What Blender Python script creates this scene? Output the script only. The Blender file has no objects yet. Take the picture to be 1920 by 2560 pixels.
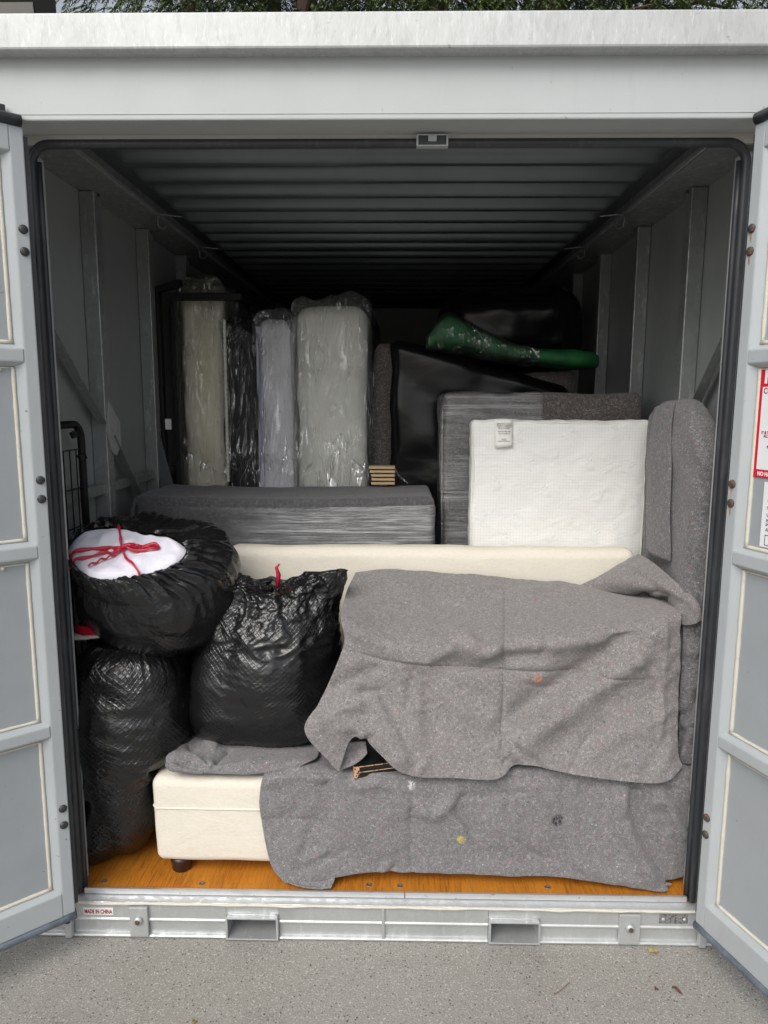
import bpy, math, random
import numpy as np
from mathutils import Vector, Matrix, noise as mn

random.seed(7)
scene = bpy.context.scene
col = scene.collection

# ------------------------------------------------------------------ camera
CAM = np.array([.035, -2.217, 1.64]); FPX = 1800.0; PS = 1920 / 1659
def _rot(yaw, pitch, roll):
    cy, sy = math.cos(yaw), math.sin(yaw)
    f = np.array([-sy*math.cos(pitch), cy*math.cos(pitch), math.sin(pitch)])
    r = np.array([cy, sy, 0.0]); u = np.cross(r, f)
    cr, sr = math.cos(roll), math.sin(roll)
    return np.array([cr*r+sr*u, -sr*r+cr*u, f])
ROT = _rot(.017, -.1505, .0034)
cd = bpy.data.cameras.new('camera'); cam = bpy.data.objects.new('camera', cd); col.objects.link(cam)
cd.sensor_fit = 'HORIZONTAL'; cd.sensor_width = 36; cd.lens = FPX/1920*36
cd.clip_start = .05; cd.clip_end = 600
cam.matrix_world = Matrix(((ROT[0][0], ROT[1][0], -ROT[2][0], CAM[0]), (ROT[0][1], ROT[1][1], -ROT[2][1], CAM[1]),
                           (ROT[0][2], ROT[1][2], -ROT[2][2], CAM[2]), (0, 0, 0, 1)))
scene.camera = cam

# ------------------------------------------------------------------ sky, sun, exposure
SUN_EL, SUN_AZ = math.radians(45), math.radians(205)      # behind and right of the camera, high
w = bpy.data.worlds.new('World'); scene.world = w; w.use_nodes = True
nt = w.node_tree; nt.nodes.clear()
sky = nt.nodes.new('ShaderNodeTexSky'); sky.sky_type = 'NISHITA'; sky.sun_disc = False
sky.sun_elevation = SUN_EL; sky.sun_rotation = SUN_AZ; sky.air_density = 1.0; sky.dust_density = 3.0
hs = nt.nodes.new('ShaderNodeHueSaturation'); hs.inputs['Saturation'].default_value = .34
bg = nt.nodes.new('ShaderNodeBackground'); bg.inputs['Strength'].default_value = .14
wo = nt.nodes.new('ShaderNodeOutputWorld')
nt.links.new(sky.outputs[0], hs.inputs['Color']); nt.links.new(hs.outputs[0], bg.inputs[0]); nt.links.new(bg.outputs[0], wo.inputs[0])
sl = bpy.data.lights.new('sun', 'SUN'); sl.energy = 1.5; sl.angle = math.radians(40); sl.color = (1, .96, .9)
so = bpy.data.objects.new('sun', sl); col.objects.link(so)
sd = Vector((math.sin(SUN_AZ)*math.cos(SUN_EL), math.cos(SUN_AZ)*math.cos(SUN_EL), math.sin(SUN_EL)))
so.rotation_euler = sd.to_track_quat('Z', 'Y').to_euler()
vs = scene.view_settings; vs.view_transform = 'Standard'; vs.look = 'None'; vs.gamma = 1; vs.use_curve_mapping = False
vs.exposure = 0.27
scene.render.engine = 'CYCLES'
scene.cycles.use_denoising = True
scene.cycles.transparent_max_bounces = 16; scene.cycles.max_bounces = 8; scene.cycles.diffuse_bounces = 5
scene.cycles.sample_clamp_indirect = 6

# ------------------------------------------------------------------ points read off the photograph (1659 px wide view)
def ray(u, v):
    return np.array([(u*PS-960)/FPX, (1280-v*PS)/FPX, 1.0]) @ ROT
def at(u, v, y):
    d = ray(u, v); return CAM + d*((y-CAM[1])/d[1])
def atz(u, v, z):
    d = ray(u, v); return CAM + d*((z-CAM[2])/d[2])
def atp(u, v, p0, n):
    d = ray(u, v); return CAM + d*(np.dot(np.array(p0)-CAM, n)/np.dot(d, n))

# ------------------------------------------------------------------ mesh helpers
ORG = {}
class MB:
    def __init__(s): s.v = []; s.f = []; s.uv = None
    def add(s, vs, fs):
        o = len(s.v); s.v += [tuple(map(float, p)) for p in vs]; s.f += [tuple(i+o for i in f) for f in fs]; return s
    def box(s, x0, x1, y0, y1, z0, z1):
        return s.hexa([(x0,y0,z0),(x1,y0,z0),(x1,y1,z0),(x0,y1,z0),(x0,y0,z1),(x1,y0,z1),(x1,y1,z1),(x0,y1,z1)])
    def hexa(s, p):
        return s.add(p, [(0,3,2,1),(4,5,6,7),(0,1,5,4),(1,2,6,5),(2,3,7,6),(3,0,4,7)])
    def prism(s, poly, y0, y1):                       # poly of (x, z), counter-clockwise seen from -y
        n = len(poly)
        return s.add([(x, y0, z) for x, z in poly]+[(x, y1, z) for x, z in poly],
                     [tuple(range(n)), tuple(range(2*n-1, n-1, -1))]+[(i, i+n, (i+1) % n+n, (i+1) % n) for i in range(n)])
    def extr(s, poly, x0, x1):                        # poly of (y, z) run along x
        n = len(poly)
        return s.add([(x0, y, z) for y, z in poly]+[(x1, y, z) for y, z in poly],
                     [tuple(range(n)), tuple(range(2*n-1, n-1, -1))]+[(i, i+n, (i+1) % n+n, (i+1) % n) for i in range(n)])
    def grid(s, P, cu=False, cv=False, uv=None):
        n, m = P.shape[:2]
        fs = []
        for i in range(n if cu else n-1):
            for j in range(m if cv else m-1):
                i2, j2 = (i+1) % n, (j+1) % m
                fs.append((i*m+j, i*m+j2, i2*m+j2, i2*m+j))
        s.add(P.reshape(-1, 3), fs)
        if uv is not None: s.uv = uv.reshape(-1, 2)
        return s
    def tube(s, pts, r, n=8, closed=False, sx=1.0):
        P = [np.array(p, float) for p in pts]; k = len(P); rs = r if hasattr(r, '__len__') else [r]*k
        T = []
        for i in range(k):
            a = P[(i-1) % k] if (closed or i) else P[i]; b = P[(i+1) % k] if (closed or i < k-1) else P[i]
            t = b-a; T.append(t/(np.linalg.norm(t)+1e-9))
        up = np.array([0, 0, 1.0]) if abs(T[0][2]) < .9 else np.array([0, 1.0, 0])
        X = np.cross(T[0], up); X /= np.linalg.norm(X)
        G = np.zeros((k, n, 3))
        for i in range(k):
            X = X-T[i]*np.dot(X, T[i]); X /= np.linalg.norm(X)+1e-9; Yv = np.cross(T[i], X)
            for j in range(n):
                a = 2*math.pi*j/n; G[i, j] = P[i]+rs[i]*(math.cos(a)*X*sx+math.sin(a)*Yv)
        o = len(s.v); s.grid(G, cu=closed, cv=True)
        if not closed:
            s.f.append(tuple(o+j for j in range(n))); s.f.append(tuple(o+(k-1)*n+j for j in range(n-1, -1, -1)))
        return s
    def lathe(s, c, prof, n=24, axis='z'):
        G = np.zeros((len(prof), n, 3))
        for i, (r, h) in enumerate(prof):
            for j in range(n):
                a = 2*math.pi*j/n; p = (r*math.cos(a), r*math.sin(a), h)
                if axis == 'y': p = (p[0], p[2], p[1])
                if axis == 'x': p = (p[2], p[0], p[1])
                G[i, j] = np.array(c)+p
        o = len(s.v); s.grid(G, cv=True)
        s.f.append(tuple(o+j for j in range(n))); s.f.append(tuple(o+(len(prof)-1)*n+j for j in range(n-1, -1, -1)))
        return s
    def xf(s, fn):
        s.v = [tuple(map(float, fn(np.array(p)))) for p in s.v]; return s
    def build(s, name, mat, parent=None, smooth=False, bevel=0, solid=0, label=None, seg=2):
        me = bpy.data.meshes.new(name)
        o0 = ORG.get(parent.name, np.zeros(3)) if parent else np.zeros(3)
        me.from_pydata([tuple(np.array(p)-o0) for p in s.v], [], s.f); me.update()
        if s.uv is not None:
            l = me.uv_layers.new(name='UVMap'); idx = np.empty(len(me.loops), int); me.loops.foreach_get('vertex_index', idx)
            l.data.foreach_set('uv', s.uv[idx].astype(np.float32).ravel())
        import bmesh
        bm = bmesh.new(); bm.from_mesh(me); bmesh.ops.recalc_face_normals(bm, faces=bm.faces); bm.to_mesh(me); bm.free()
        if smooth: me.polygons.foreach_set('use_smooth', [True]*len(me.polygons))
        me.materials.append(mat)
        o = bpy.data.objects.new(name, me); col.objects.link(o)
        if parent: o.parent = parent; ORG[o.name] = o0
        if solid:
            m = o.modifiers.new('solid', 'SOLIDIFY'); m.thickness = solid; m.offset = 0
        if bevel:
            m = o.modifiers.new('bevel', 'BEVEL'); m.width = bevel; m.segments = seg; m.limit_method = 'ANGLE'; m.angle_limit = .6
            m.harden_normals = False
        if label: o['label'] = label
        return o

def empty(name, loc, parent=None):
    o = bpy.data.objects.new(name, None); col.objects.link(o); o.empty_display_size = .05
    loc = np.array(loc, float)
    if parent is not None:
        o.parent = parent; o.location = loc-ORG[parent.name]
    else: o.location = loc
    ORG[o.name] = loc; return o
def tag(o, label, cat, group=None, kind=None):
    o['label'] = label; o['category'] = cat
    if group: o['group'] = group
    if kind: o['kind'] = kind
    return o
def thing(name, loc, label, cat, group=None):
    return tag(empty(name, loc), label, cat, group)
def nz(p, sc=1.0, seed=0.0):
    return mn.noise(Vector((p[0]*sc+seed, p[1]*sc-seed*.7, p[2]*sc+seed*1.3)))
def fbm(p, sc, o=3, seed=0.0):
    a, t, r = 1.0, 0.0, 0.0
    for _ in range(o):
        r += a*nz(p, sc, seed); t += a; a *= .5; sc *= 2.03
    return r/t
def ridge(p, sc, seed=0.0):
    return 1-abs(nz(p, sc, seed))*2.2

def softbox(x0, x1, y0, y1, z0, z1, r=.03, step=.03, disp=None):
    c = np.array([(x0+x1)/2, (y0+y1)/2, (z0+z1)/2]); h = np.array([(x1-x0)/2, (y1-y0)/2, (z1-z0)/2])
    r = min(r, h.min()*.98)
    def coords(H):
        k = max(2, int(round(2*(H-r)/step)))
        mid = np.linspace(-(H-r), H-r, k+1)
        e = H-r+r*np.tan(np.linspace(0, math.pi/4, 5))[1:]
        return np.concatenate([-e[::-1], mid, e])
    cs = [coords(a) for a in h]
    key = {}; V = []; Fs = []
    def vid(i, j, k):
        t = (i, j, k)
        if t not in key:
            q = np.array([cs[0][i], cs[1][j], cs[2][k]])
            inn = np.clip(q, -(h-r), h-r); d = q-inn; n = d/(np.linalg.norm(d)+1e-12)
            p = c+inn+r*n
            if disp is not None: p = disp(p, n)
            key[t] = len(V); V.append(p)
        return key[t]
    N = [len(a)-1 for a in cs]
    for ax in range(3):
        a, b = [(1, 2), (0, 2), (0, 1)][ax]
        for side in (0, N[ax]):
            for i in range(N[a]):
                for j in range(N[b]):
                    q = []
                    for di, dj in ((0,0),(1,0),(1,1),(0,1)):
                        t = [0, 0, 0]; t[ax] = side; t[a] = i+di; t[b] = j+dj; q.append(vid(*t))
                    Fs.append(tuple(q))
    m = MB(); m.add(V, Fs); return m

def catmull(P, n):
    P = np.asarray(P, float); k = len(P)
    Q = np.concatenate([(2*P[0]-P[1])[None], P, (2*P[-1]-P[-2])[None]])
    t = np.linspace(0, k-1, n); i = np.minimum(t.astype(int), k-2); f = (t-i)
    f = f.reshape((-1,)+(1,)*(P.ndim-1))
    a, b, c, d = Q[i], Q[i+1], Q[i+2], Q[i+3]
    return .5*((2*b)+(-a+c)*f+(2*a-5*b+4*c-d)*f*f+(-a+3*b-3*c+d)*f**3)
def seg_d(u, v, a, b):
    ax, ay = a; bx, by = b; L2 = (bx-ax)**2+(by-ay)**2
    t = np.clip(((u-ax)*(bx-ax)+(v-ay)*(by-ay))/L2, 0, 1)
    dx, dy = u-(ax+t*(bx-ax)), v-(ay+t*(by-ay))
    side = np.sign((bx-ax)*(v-ay)-(by-ay)*(u-ax))
    return np.hypot(dx, dy), side, t
def small_folds(box, n, seed):
    rg = random.Random(seed); out = []
    for _ in range(n):
        u, v = rg.uniform(box[0], box[1]), rg.uniform(box[2], box[3]); a = rg.choice((.3, -.5, 1.2, 2.2))+rg.uniform(-.5, .5); L = rg.uniform(18, 60); k = rg.uniform(-.3, .3)
        out.append(([(u-L*math.cos(a), v-L*math.sin(a)), (u+12*k, v-12*k), (u+L*math.cos(a+k), v+L*math.sin(a+k))], rg.choice((-1, 1))*rg.uniform(.0022, .0055), rg.uniform(6, 12), rg.choice('rrs')))
    return out
def cloth(ctrl, nu, nv, folds=(), und=.004, usc=7, seed=0, fine=.0012):
    """control rows of (u, v, depth y); folds: (polyline, amplitude m, width px, kind)"""
    C = np.array(ctrl, float)
    G = catmull(C, nv); G = catmull(G.transpose(1, 0, 2), nu).transpose(1, 0, 2)
    U, V_, D = G[..., 0], G[..., 1], G[..., 2]
    P = np.zeros_like(G)
    for i in range(nv):
        for j in range(nu): P[i, j] = at(U[i, j], V_[i, j], D[i, j])
    dj = np.gradient(P, axis=1); di = np.gradient(P, axis=0)
    Nn = np.cross(dj, di); Nn /= np.linalg.norm(Nn, axis=2, keepdims=True)+1e-9
    toward = CAM-P; sgn = np.sign((Nn*toward).sum(2, keepdims=True)); Nn *= np.where(sgn == 0, 1, sgn)
    H = np.zeros(U.shape)
    for line, amp, wd, kind in folds:
        best = np.full(U.shape, 1e9); bs = np.zeros(U.shape); tt = np.zeros(U.shape); k = len(line)-1
        for q in range(k):
            d, sd_, t = seg_d(U, V_, line[q], line[q+1])
            m = d < best; best[m] = d[m]; bs[m] = sd_[m]; tt[m] = (q+t[m])/k
        tap = np.clip(np.minimum(tt, 1-tt)*6+.25, 0, 1)
        amp *= 2.0 if kind == 'c' else 1.5
        if kind == 'r': H += amp*tap*np.exp(-(best/wd)**2)
        elif kind == 'c': H += amp*tap*np.exp(-best/wd)
        else:                                         # a step: bulges on one side, sinks on the other
            x = best*bs/wd; H += amp*tap*x*np.exp(-x*x*.5)*1.65
    for i in range(nv):
        for j in range(nu):
            p = P[i, j]; H[i, j] += und*fbm(p, usc, 2, seed)*2+fine*fbm(p, 42, 2, seed+3)*2
    return P+Nn*H[..., None]

# ------------------------------------------------------------------ materials
def nd(t, kind, ins=None, **props):
    n = t.nodes.new(kind)
    for k, v in props.items(): setattr(n, k, v)
    for k, v in (ins or {}).items():
        s_ = n.inputs[k]
        if isinstance(v, bpy.types.NodeSocket): t.links.new(v, s_)
        elif isinstance(v, bpy.types.Node): t.links.new(v.outputs[0], s_)
        else: s_.default_value = v
    return n
def c4(c): return (c[0], c[1], c[2], 1.0)
class Mat:
    def __init__(s, name, base=(.5,.5,.5), rough=.5, metal=0.0, spec=.5):
        s.m = bpy.data.materials.new(name); s.m.use_nodes = True; s.t = s.m.node_tree
        s.b = s.t.nodes['Principled BSDF']; s.out = s.t.nodes['Material Output']
        s.b.inputs['Base Color'].default_value = c4(base); s.b.inputs['Roughness'].default_value = rough
        s.b.inputs['Metallic'].default_value = metal; s.b.inputs['Specular IOR Level'].default_value = spec
        s.tc = nd(s.t, 'ShaderNodeTexCoord'); s.color = None; s.base = base
    def obj(s, scale=(1,1,1), rot=(0,0,0), out='Object'):
        return nd(s.t, 'ShaderNodeMapping', {'Vector': s.tc.outputs[out], 'Scale': scale, 'Rotation': rot}).outputs[0]
    def noise(s, sc, det=3, rough=.55, scale=(1,1,1), rot=(0,0,0), out='Object', dist=0.0):
        return nd(s.t, 'ShaderNodeTexNoise', {'Vector': s.obj(scale, rot, out), 'Scale': sc, 'Detail': det, 'Roughness': rough, 'Distortion': dist}).outputs['Fac']
    def ramp(s, fac, a, b, lo=0.0, hi=1.0):
        return nd(s.t, 'ShaderNodeMapRange', {'Value': fac, 'From Min': a, 'From Max': b, 'To Min': lo, 'To Max': hi}).outputs[0]
    def math(s, op, a, b=0.0):
        return nd(s.t, 'ShaderNodeMath', {0: a, 1: b}, operation=op).outputs[0]
    def mix(s, fac, col_):
        """blend a further colour over the base"""
        cur = s.color if s.color is not None else c4(s.base)
        n = nd(s.t, 'ShaderNodeMix', data_type='RGBA')
        for sock, v in ((n.inputs[0], fac), (n.inputs[6], cur), (n.inputs[7], col_ if isinstance(col_, bpy.types.NodeSocket) else c4(col_))):
            if isinstance(v, bpy.types.NodeSocket): s.t.links.new(v, sock)
            else: sock.default_value = v
        s.color = n.outputs[2]; s.t.links.new(s.color, s.b.inputs['Base Color']); return s
    def rough(s, sock): s.t.links.new(sock, s.b.inputs['Roughness']); return s
    def bump(s, h, dist=.002, strength=1.0):
        b = nd(s.t, 'ShaderNodeBump', {'Height': h, 'Distance': dist, 'Strength': strength})
        if s.b.inputs['Normal'].is_linked: s.t.links.new(s.b.inputs['Normal'].links[0].from_socket, b.inputs['Normal'])
        s.t.links.new(b.outputs[0], s.b.inputs['Normal']); s.nrm = b.outputs[0]; return s
    def spot(s, p, r, colr, seed=0.0, thr=.52):
        d = nd(s.t, 'ShaderNodeVectorMath', {0: s.tc.outputs['Object'], 1: tuple(p)}, operation='DISTANCE').outputs['Value']
        m = s.ramp(d, r*.55, r, 1, 0)
        n = s.noise(60, 4, .7, (1,1,1), (seed, seed*2, 0), dist=2.0); n = s.ramp(n, thr-.08, thr, 0, 1)
        return s.mix(s.math('MULTIPLY', m, n), colr)

def paint(name, base, rough=.42, dirt=.12):
    m = Mat(name, base, rough)
    m.mix(m.ramp(m.noise(3.5, 5, .6), .4, .75, 0, dirt*1.6), [c*.72 for c in base])
    m.mix(m.ramp(m.noise(26, 4, .7, (1, 1, .12)), .55, .8, 0, dirt), (.30,.28,.24))
    m.mix(m.ramp(m.noise(70, 3, .8, (.15, .15, 1), (.2, .5, 0)), .70, .74, 0, dirt*1.8), [min(.8, c*1.5) for c in base]); m.mix(m.ramp(m.noise(48, 2, .5), .74, .78, 0, dirt*3), (.12,.10,.08))
    m.rough(m.ramp(m.noise(9, 3), .3, .7, rough-.07, rough+.1)); m.bump(m.noise(34, 3), .0006, .5); m.bump(m.noise(2.2, 2), .012, .35); return m.m
def galv(name, base=(.56,.58,.58), rough=.42, metal=.55):
    m = Mat(name, base, rough, metal)
    v = nd(m.t, 'ShaderNodeTexVoronoi', {'Vector': m.obj(), 'Scale': 60.0, 'Randomness': 1.0}).outputs['Color']
    sp = nd(m.t, 'ShaderNodeSeparateColor', {0: v}).outputs[0]
    m.mix(m.ramp(sp, 0, 1, 0, .28), [c*.72 for c in base])
    m.mix(m.ramp(m.noise(5, 5, .65, (1.6, 1, 1)), .45, .7, 0, .4), [c*.66 for c in base])
    m.mix(m.ramp(m.noise(19, 5, .75, (2.2, 1, .5)), .56, .74, 0, .75), (.74,.75,.74))
    m.mix(m.ramp(m.noise(42, 4, .7), .66, .78, 0, .5), (.2,.19,.17))
    m.rough(m.ramp(sp, 0, 1, rough-.1, rough+.14)); m.bump(m.noise(60, 3), .0008, .5); return m.m

M = {}
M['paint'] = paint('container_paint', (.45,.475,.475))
M['door'] = paint('door_paint', (.33,.355,.375), .38, .24)
M['doorframe'] = paint('door_frame_paint', (.41,.44,.455), .36, .22)
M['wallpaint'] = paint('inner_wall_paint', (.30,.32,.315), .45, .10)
M['jamb'] = paint('jamb_paint', (.52,.50,.46), .45, .2)
M['galv'] = galv('galvanised_steel')
m = Mat('galvanised_roof_rail', (.53,.545,.54), .48, .25)
m.mix(m.ramp(m.noise(4, 5, .7, (1,1,.6)), .42, .7, 0, .6), (.38,.385,.38)); m.mix(m.ramp(m.noise(30, 5, .75, (1.6,1,.5), (0,.15,0)), .5, .72, 0, .6), (.33,.33,.32))
m.mix(m.ramp(m.noise(55, 4, .7, (2.2,1,.35), (0,.2,0)), .56, .7, 0, .6), (.68,.69,.69)); m.mix(m.ramp(m.noise(40, 3, .6), .7, .76, 0, .6), (.25,.24,.22)); m.bump(m.noise(45, 4, .6, (1.5,1,.6)), .0015, .6); M['galvroof'] = m.m
M['post'] = galv('galvanised_post', (.34,.36,.355), .4, .5)
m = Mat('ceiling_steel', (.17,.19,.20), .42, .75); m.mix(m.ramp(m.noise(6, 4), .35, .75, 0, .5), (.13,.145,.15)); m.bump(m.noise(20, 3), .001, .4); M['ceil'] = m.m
m = Mat('rubber_seal', (.030,.033,.038), .42); m.mix(m.ramp(m.noise(30, 4, .7, (1,1,.25)), .5, .8, 0, .55), (.10,.105,.11)); m.bump(m.noise(60, 3), .0008); M['rubber'] = m.m
m = Mat('door_bottom_rubber', (.095,.115,.145), .4); m.mix(m.ramp(m.noise(22, 5, .7), .4, .75, 0, .7), (.22,.25,.29)); m.bump(m.noise(25, 4), .003, .8); M['flap'] = m.m
m = Mat('sealant', (.60,.575,.50), .5); m.mix(m.ramp(m.noise(80, 3, .7), .6, .75, 0, .6), (.45,.37,.24)); m.bump(m.noise(60, 3), .002, .7); M['seal'] = m.m
m = Mat('plug', (.035,.035,.037), .45); m.bump(m.noise(120, 2), .001); M['plug'] = m.m
m = Mat('rusty_bolt', (.06,.05,.045), .55); m.mix(m.ramp(m.noise(85, 4, .7), .54, .64), (.26,.09,.03)); m.bump(m.noise(90, 3), .0015); M['rust'] = m.m
m = Mat('rust_run', (.33,.14,.05), .7); m.mix(m.ramp(m.noise(70, 3), .4, .6), (.42,.32,.25)); M['rustrun'] = m.m
m = Mat('aluminium', (.72,.73,.75), .34, .75); m.mix(m.ramp(m.noise(30, 5, .7, (.3,1,1)), .5, .72, 0, .6), (.5,.5,.5)); m.mix(m.ramp(m.noise(60, 3), .67, .75, 0, .8), (.15,.14,.13)); M['alu'] = m.m
# plywood
m = Mat('plywood', (.50,.18,.018), .42)
g = m.noise(30, 6, .72, (6, .35, 1)); m.mix(m.ramp(g, .45, .68, 0, .9), (.17,.055,.010))
m.mix(m.ramp(m.noise(4, 3, .6, (1.5,.4,1)), .4, .7, 0, .5), (.60,.25,.035)); m.mix(m.ramp(m.noise(120, 3, .7, (5,.4,1)), .56, .68, 0, .6), (.15,.05,.01))
m.bump(g, .0008); M['ply'] = m.m
# ground
m = Mat('aggregate_concrete', (.285,.273,.246), .85)
m.mix(m.ramp(m.noise(1.1, 4, .6), .38, .66, 0, .7), (.35,.338,.31)); m.mix(m.ramp(m.noise(2.3, 5, .7, (1,2,1)), .54, .72, 0, .6), (.2,.188,.165))
m.mix(m.ramp(m.noise(4.5, 4, .65), .5, .72, 0, .5), (.25,.238,.21))
m.mix(m.ramp(m.noise(210, 3, .7), .5, .68, 0, .85), (.125,.118,.105)); m.mix(m.ramp(m.noise(170, 2, .6, (1,1,1), (2,1,0)), .56, .70, 0, .8), (.55,.535,.50))
v = nd(m.t, 'ShaderNodeTexVoronoi', {'Vector': m.obj(), 'Scale': 120.0}); sp = nd(m.t, 'ShaderNodeSeparateColor', {0: v.outputs['Color']}).outputs
msk = m.math('MULTIPLY', m.ramp(v.outputs['Distance'], .30, .38, 1, 0), m.ramp(sp[0], .90, .92, 0, .85)); m.mix(msk, (.08,.075,.072))
v = nd(m.t, 'ShaderNodeTexVoronoi', {'Vector': m.obj((1,1,1), (0,0,1)), 'Scale': 70.0}); sp = nd(m.t, 'ShaderNodeSeparateColor', {0: v.outputs['Color']}).outputs
msk = m.math('MULTIPLY', m.ramp(v.outputs['Distance'], .20, .27, 1, 0), m.ramp(sp[1], .93, .95, 0, .9)); m.mix(msk, (.075,.075,.08))
m.bump(m.noise(130, 4, .7), .003, .8); M['ground'] = m.m

def felt(name, base, spots=(), fleck=1.0):
    m = Mat(name, base, .95, 0, .15)
    m.mix(m.ramp(m.noise(4, 3, .6), .38, .68, 0, .4), [base[0]*.86, base[1]*.82, base[2]*.82])
    m.mix(m.ramp(m.noise(170, 5, .85, dist=1.5), .42, .60, 0, .8), [c*.48 for c in base]); m.mix(m.ramp(m.noise(16, 4, .7), .5, .75, 0, .2), [c*.75 for c in base])
    m.mix(m.ramp(m.noise(230, 3, .8, (1,1,1), (1,2,0)), .53, .68, 0, .6), [min(.8, c*1.8) for c in base])
    m.mix(m.ramp(m.noise(95, 3, .7, (1,1,1), (2,.4,0)), .62, .70, 0, .35), [.30, .20, .19])
    for sc, cl, amt, lo_a, rt in ((165, (.62,.60,.59), .75, .53, .3), (135, (.03,.03,.032), .75, .54, 1.7), (190, (.46,.42,.41), .65, .49, 2.9)):
        r_ = m.math('ABSOLUTE', m.math('SUBTRACT', m.noise(sc, 2, .5, (1,1,1), (rt, rt*.6, rt*.4), dist=1.6), .5))
        m.mix(m.math('MULTIPLY', m.ramp(r_, .006, .022, amt*fleck, 0), m.ramp(m.noise(85, 2, .6, (1,1,1), (rt*2, 0, rt)), lo_a, lo_a+.05, 0, 1)), cl)
    for sc, ch, thr, cl, rr, amt, sd_ in ((170, 0, .94, (.50,.49,.48), .32, .5, 0), (140, 1, .95, (.04,.04,.045), .34, .6, 1), (115, 2, .975, (.38,.10,.11), .34, .7, 2), (100, 0, .978, (.14,.2,.30), .3, .7, 3), (90, 1, .982, (.55,.53,.52), .2, .8, 4)):
        v = nd(m.t, 'ShaderNodeTexVoronoi', {'Vector': m.obj((1, 1, 1), (sd_, sd_*.7, sd_*.3)), 'Scale': float(sc)})
        sp = nd(m.t, 'ShaderNodeSeparateColor', {0: v.outputs['Color']}).outputs[ch]
        msk = m.math('MULTIPLY', m.ramp(v.outputs['Distance'], rr-.08, rr+.10, fleck*amt, 0), m.ramp(sp, thr, thr+.01, 0, 1)); m.mix(msk, cl)
    for p, r, cl, sd_ in spots: m.spot(p, r, cl, sd_)
    m.bump(m.noise(140, 4, .8), .002, .8); m.bump(m.noise(9, 3, .6), .006, .4)
    m.b.inputs['Sheen Weight'].default_value = .2; m.b.inputs['Sheen Roughness'].default_value = .6
    return m.m
GREY = (.232,.219,.217)
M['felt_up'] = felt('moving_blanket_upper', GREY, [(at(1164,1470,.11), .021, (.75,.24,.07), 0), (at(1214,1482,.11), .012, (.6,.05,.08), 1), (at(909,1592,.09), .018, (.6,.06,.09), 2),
            (at(899,1432,.12), .012, (.55,.05,.06), 3), (at(1157,1292,.4), .012, (.5,.04,.08), 4)])
M['felt_low'] = felt('moving_blanket_lower', (.198,.192,.198), [(at(997,1810,.05), .022, (.6,.5,.08), 0), (at(1204,1772,.05), .026, (.02,.02,.025), 1), (at(888,1695,.06), .02, (.6,.6,.62), 2)])
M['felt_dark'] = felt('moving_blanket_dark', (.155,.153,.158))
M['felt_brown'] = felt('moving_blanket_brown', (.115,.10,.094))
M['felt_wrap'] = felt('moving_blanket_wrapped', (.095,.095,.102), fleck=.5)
# upholstery
m = Mat('cream_linen', (.76,.71,.61), .85, 0, .2); m.mix(m.ramp(m.noise(3, 4), .45, .75, 0, .35), (.68,.635,.545)); m.mix(m.ramp(m.noise(260, 2, .8, (.25,1,1)), .45, .7, 0, .35), (.58,.54,.46))
m.spot(at(465,1808,.066), .03, (.45,.38,.3), 0, .6); m.bump(m.noise(300, 2, .8, (.3,1,1)), .0012, .6); m.bump(m.noise(300, 2, .8, (1,1,.3)), .0012, .5); m.bump(m.noise(5, 4, .6, (1,1,1.4), dist=.6), .010, .6); M['linen'] = m.m
m = Mat('dark_wood', (.028,.012,.008), .35); M['foot'] = m.m
m = Mat('black_lacquer', (.012,.012,.013), .3); m.bump(m.noise(40, 3), .0006); M['lacquer'] = m.m
m = Mat('chipped_wood', (.62,.36,.20), .7); m.mix(m.ramp(m.noise(140, 3), .52, .58), (.02,.017,.015)); M['chip'] = m.m
# mattress fabrics
m = Mat('checked_mattress_cloth', (.85,.85,.83), .8, 0, .25)
for ax in (0, 2):
    sx = nd(m.t, 'ShaderNodeSeparateXYZ', {0: m.tc.outputs['Object']}).outputs[ax]
    wv = m.math('SINE', m.math('MULTIPLY', sx, 2*math.pi/.0125)); m.mix(m.ramp(wv, -.2, .8, 0, .11), (.55,.56,.54))
m.bump(m.noise(8, 4, .6, (1,1,1.6), (0,.7,0), dist=.8), .012, .7); m.bump(m.noise(30, 3, .6, (1,1,2.2), (0,.6,0)), .003, .5); M['crib'] = m.m
m = Mat('printed_motif', (.80,.81,.79), .8, 0, .2); M['motif'] = m.m
m = Mat('cream_mattress', (.84,.79,.64), .85); m.bump(m.noise(14, 3), .004, .6); M['cream'] = m.m
m = Mat('white_mattress', (.84,.83,.87), .85); m.bump(m.noise(14, 3), .004, .6); M['white'] = m.m
m = Mat('lilac_mattress_side', (.5,.5,.62), .85); M['lilac'] = m.m
m = Mat('offwhite_mattress', (.84,.83,.78), .85); m.bump(m.noise(14, 3), .004, .6); M['offwhite'] = m.m
m = Mat('dark_mattress', (.028,.029,.031), .9); m.bump(m.noise(40, 3), .003); M['darkmat'] = m.m

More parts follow.
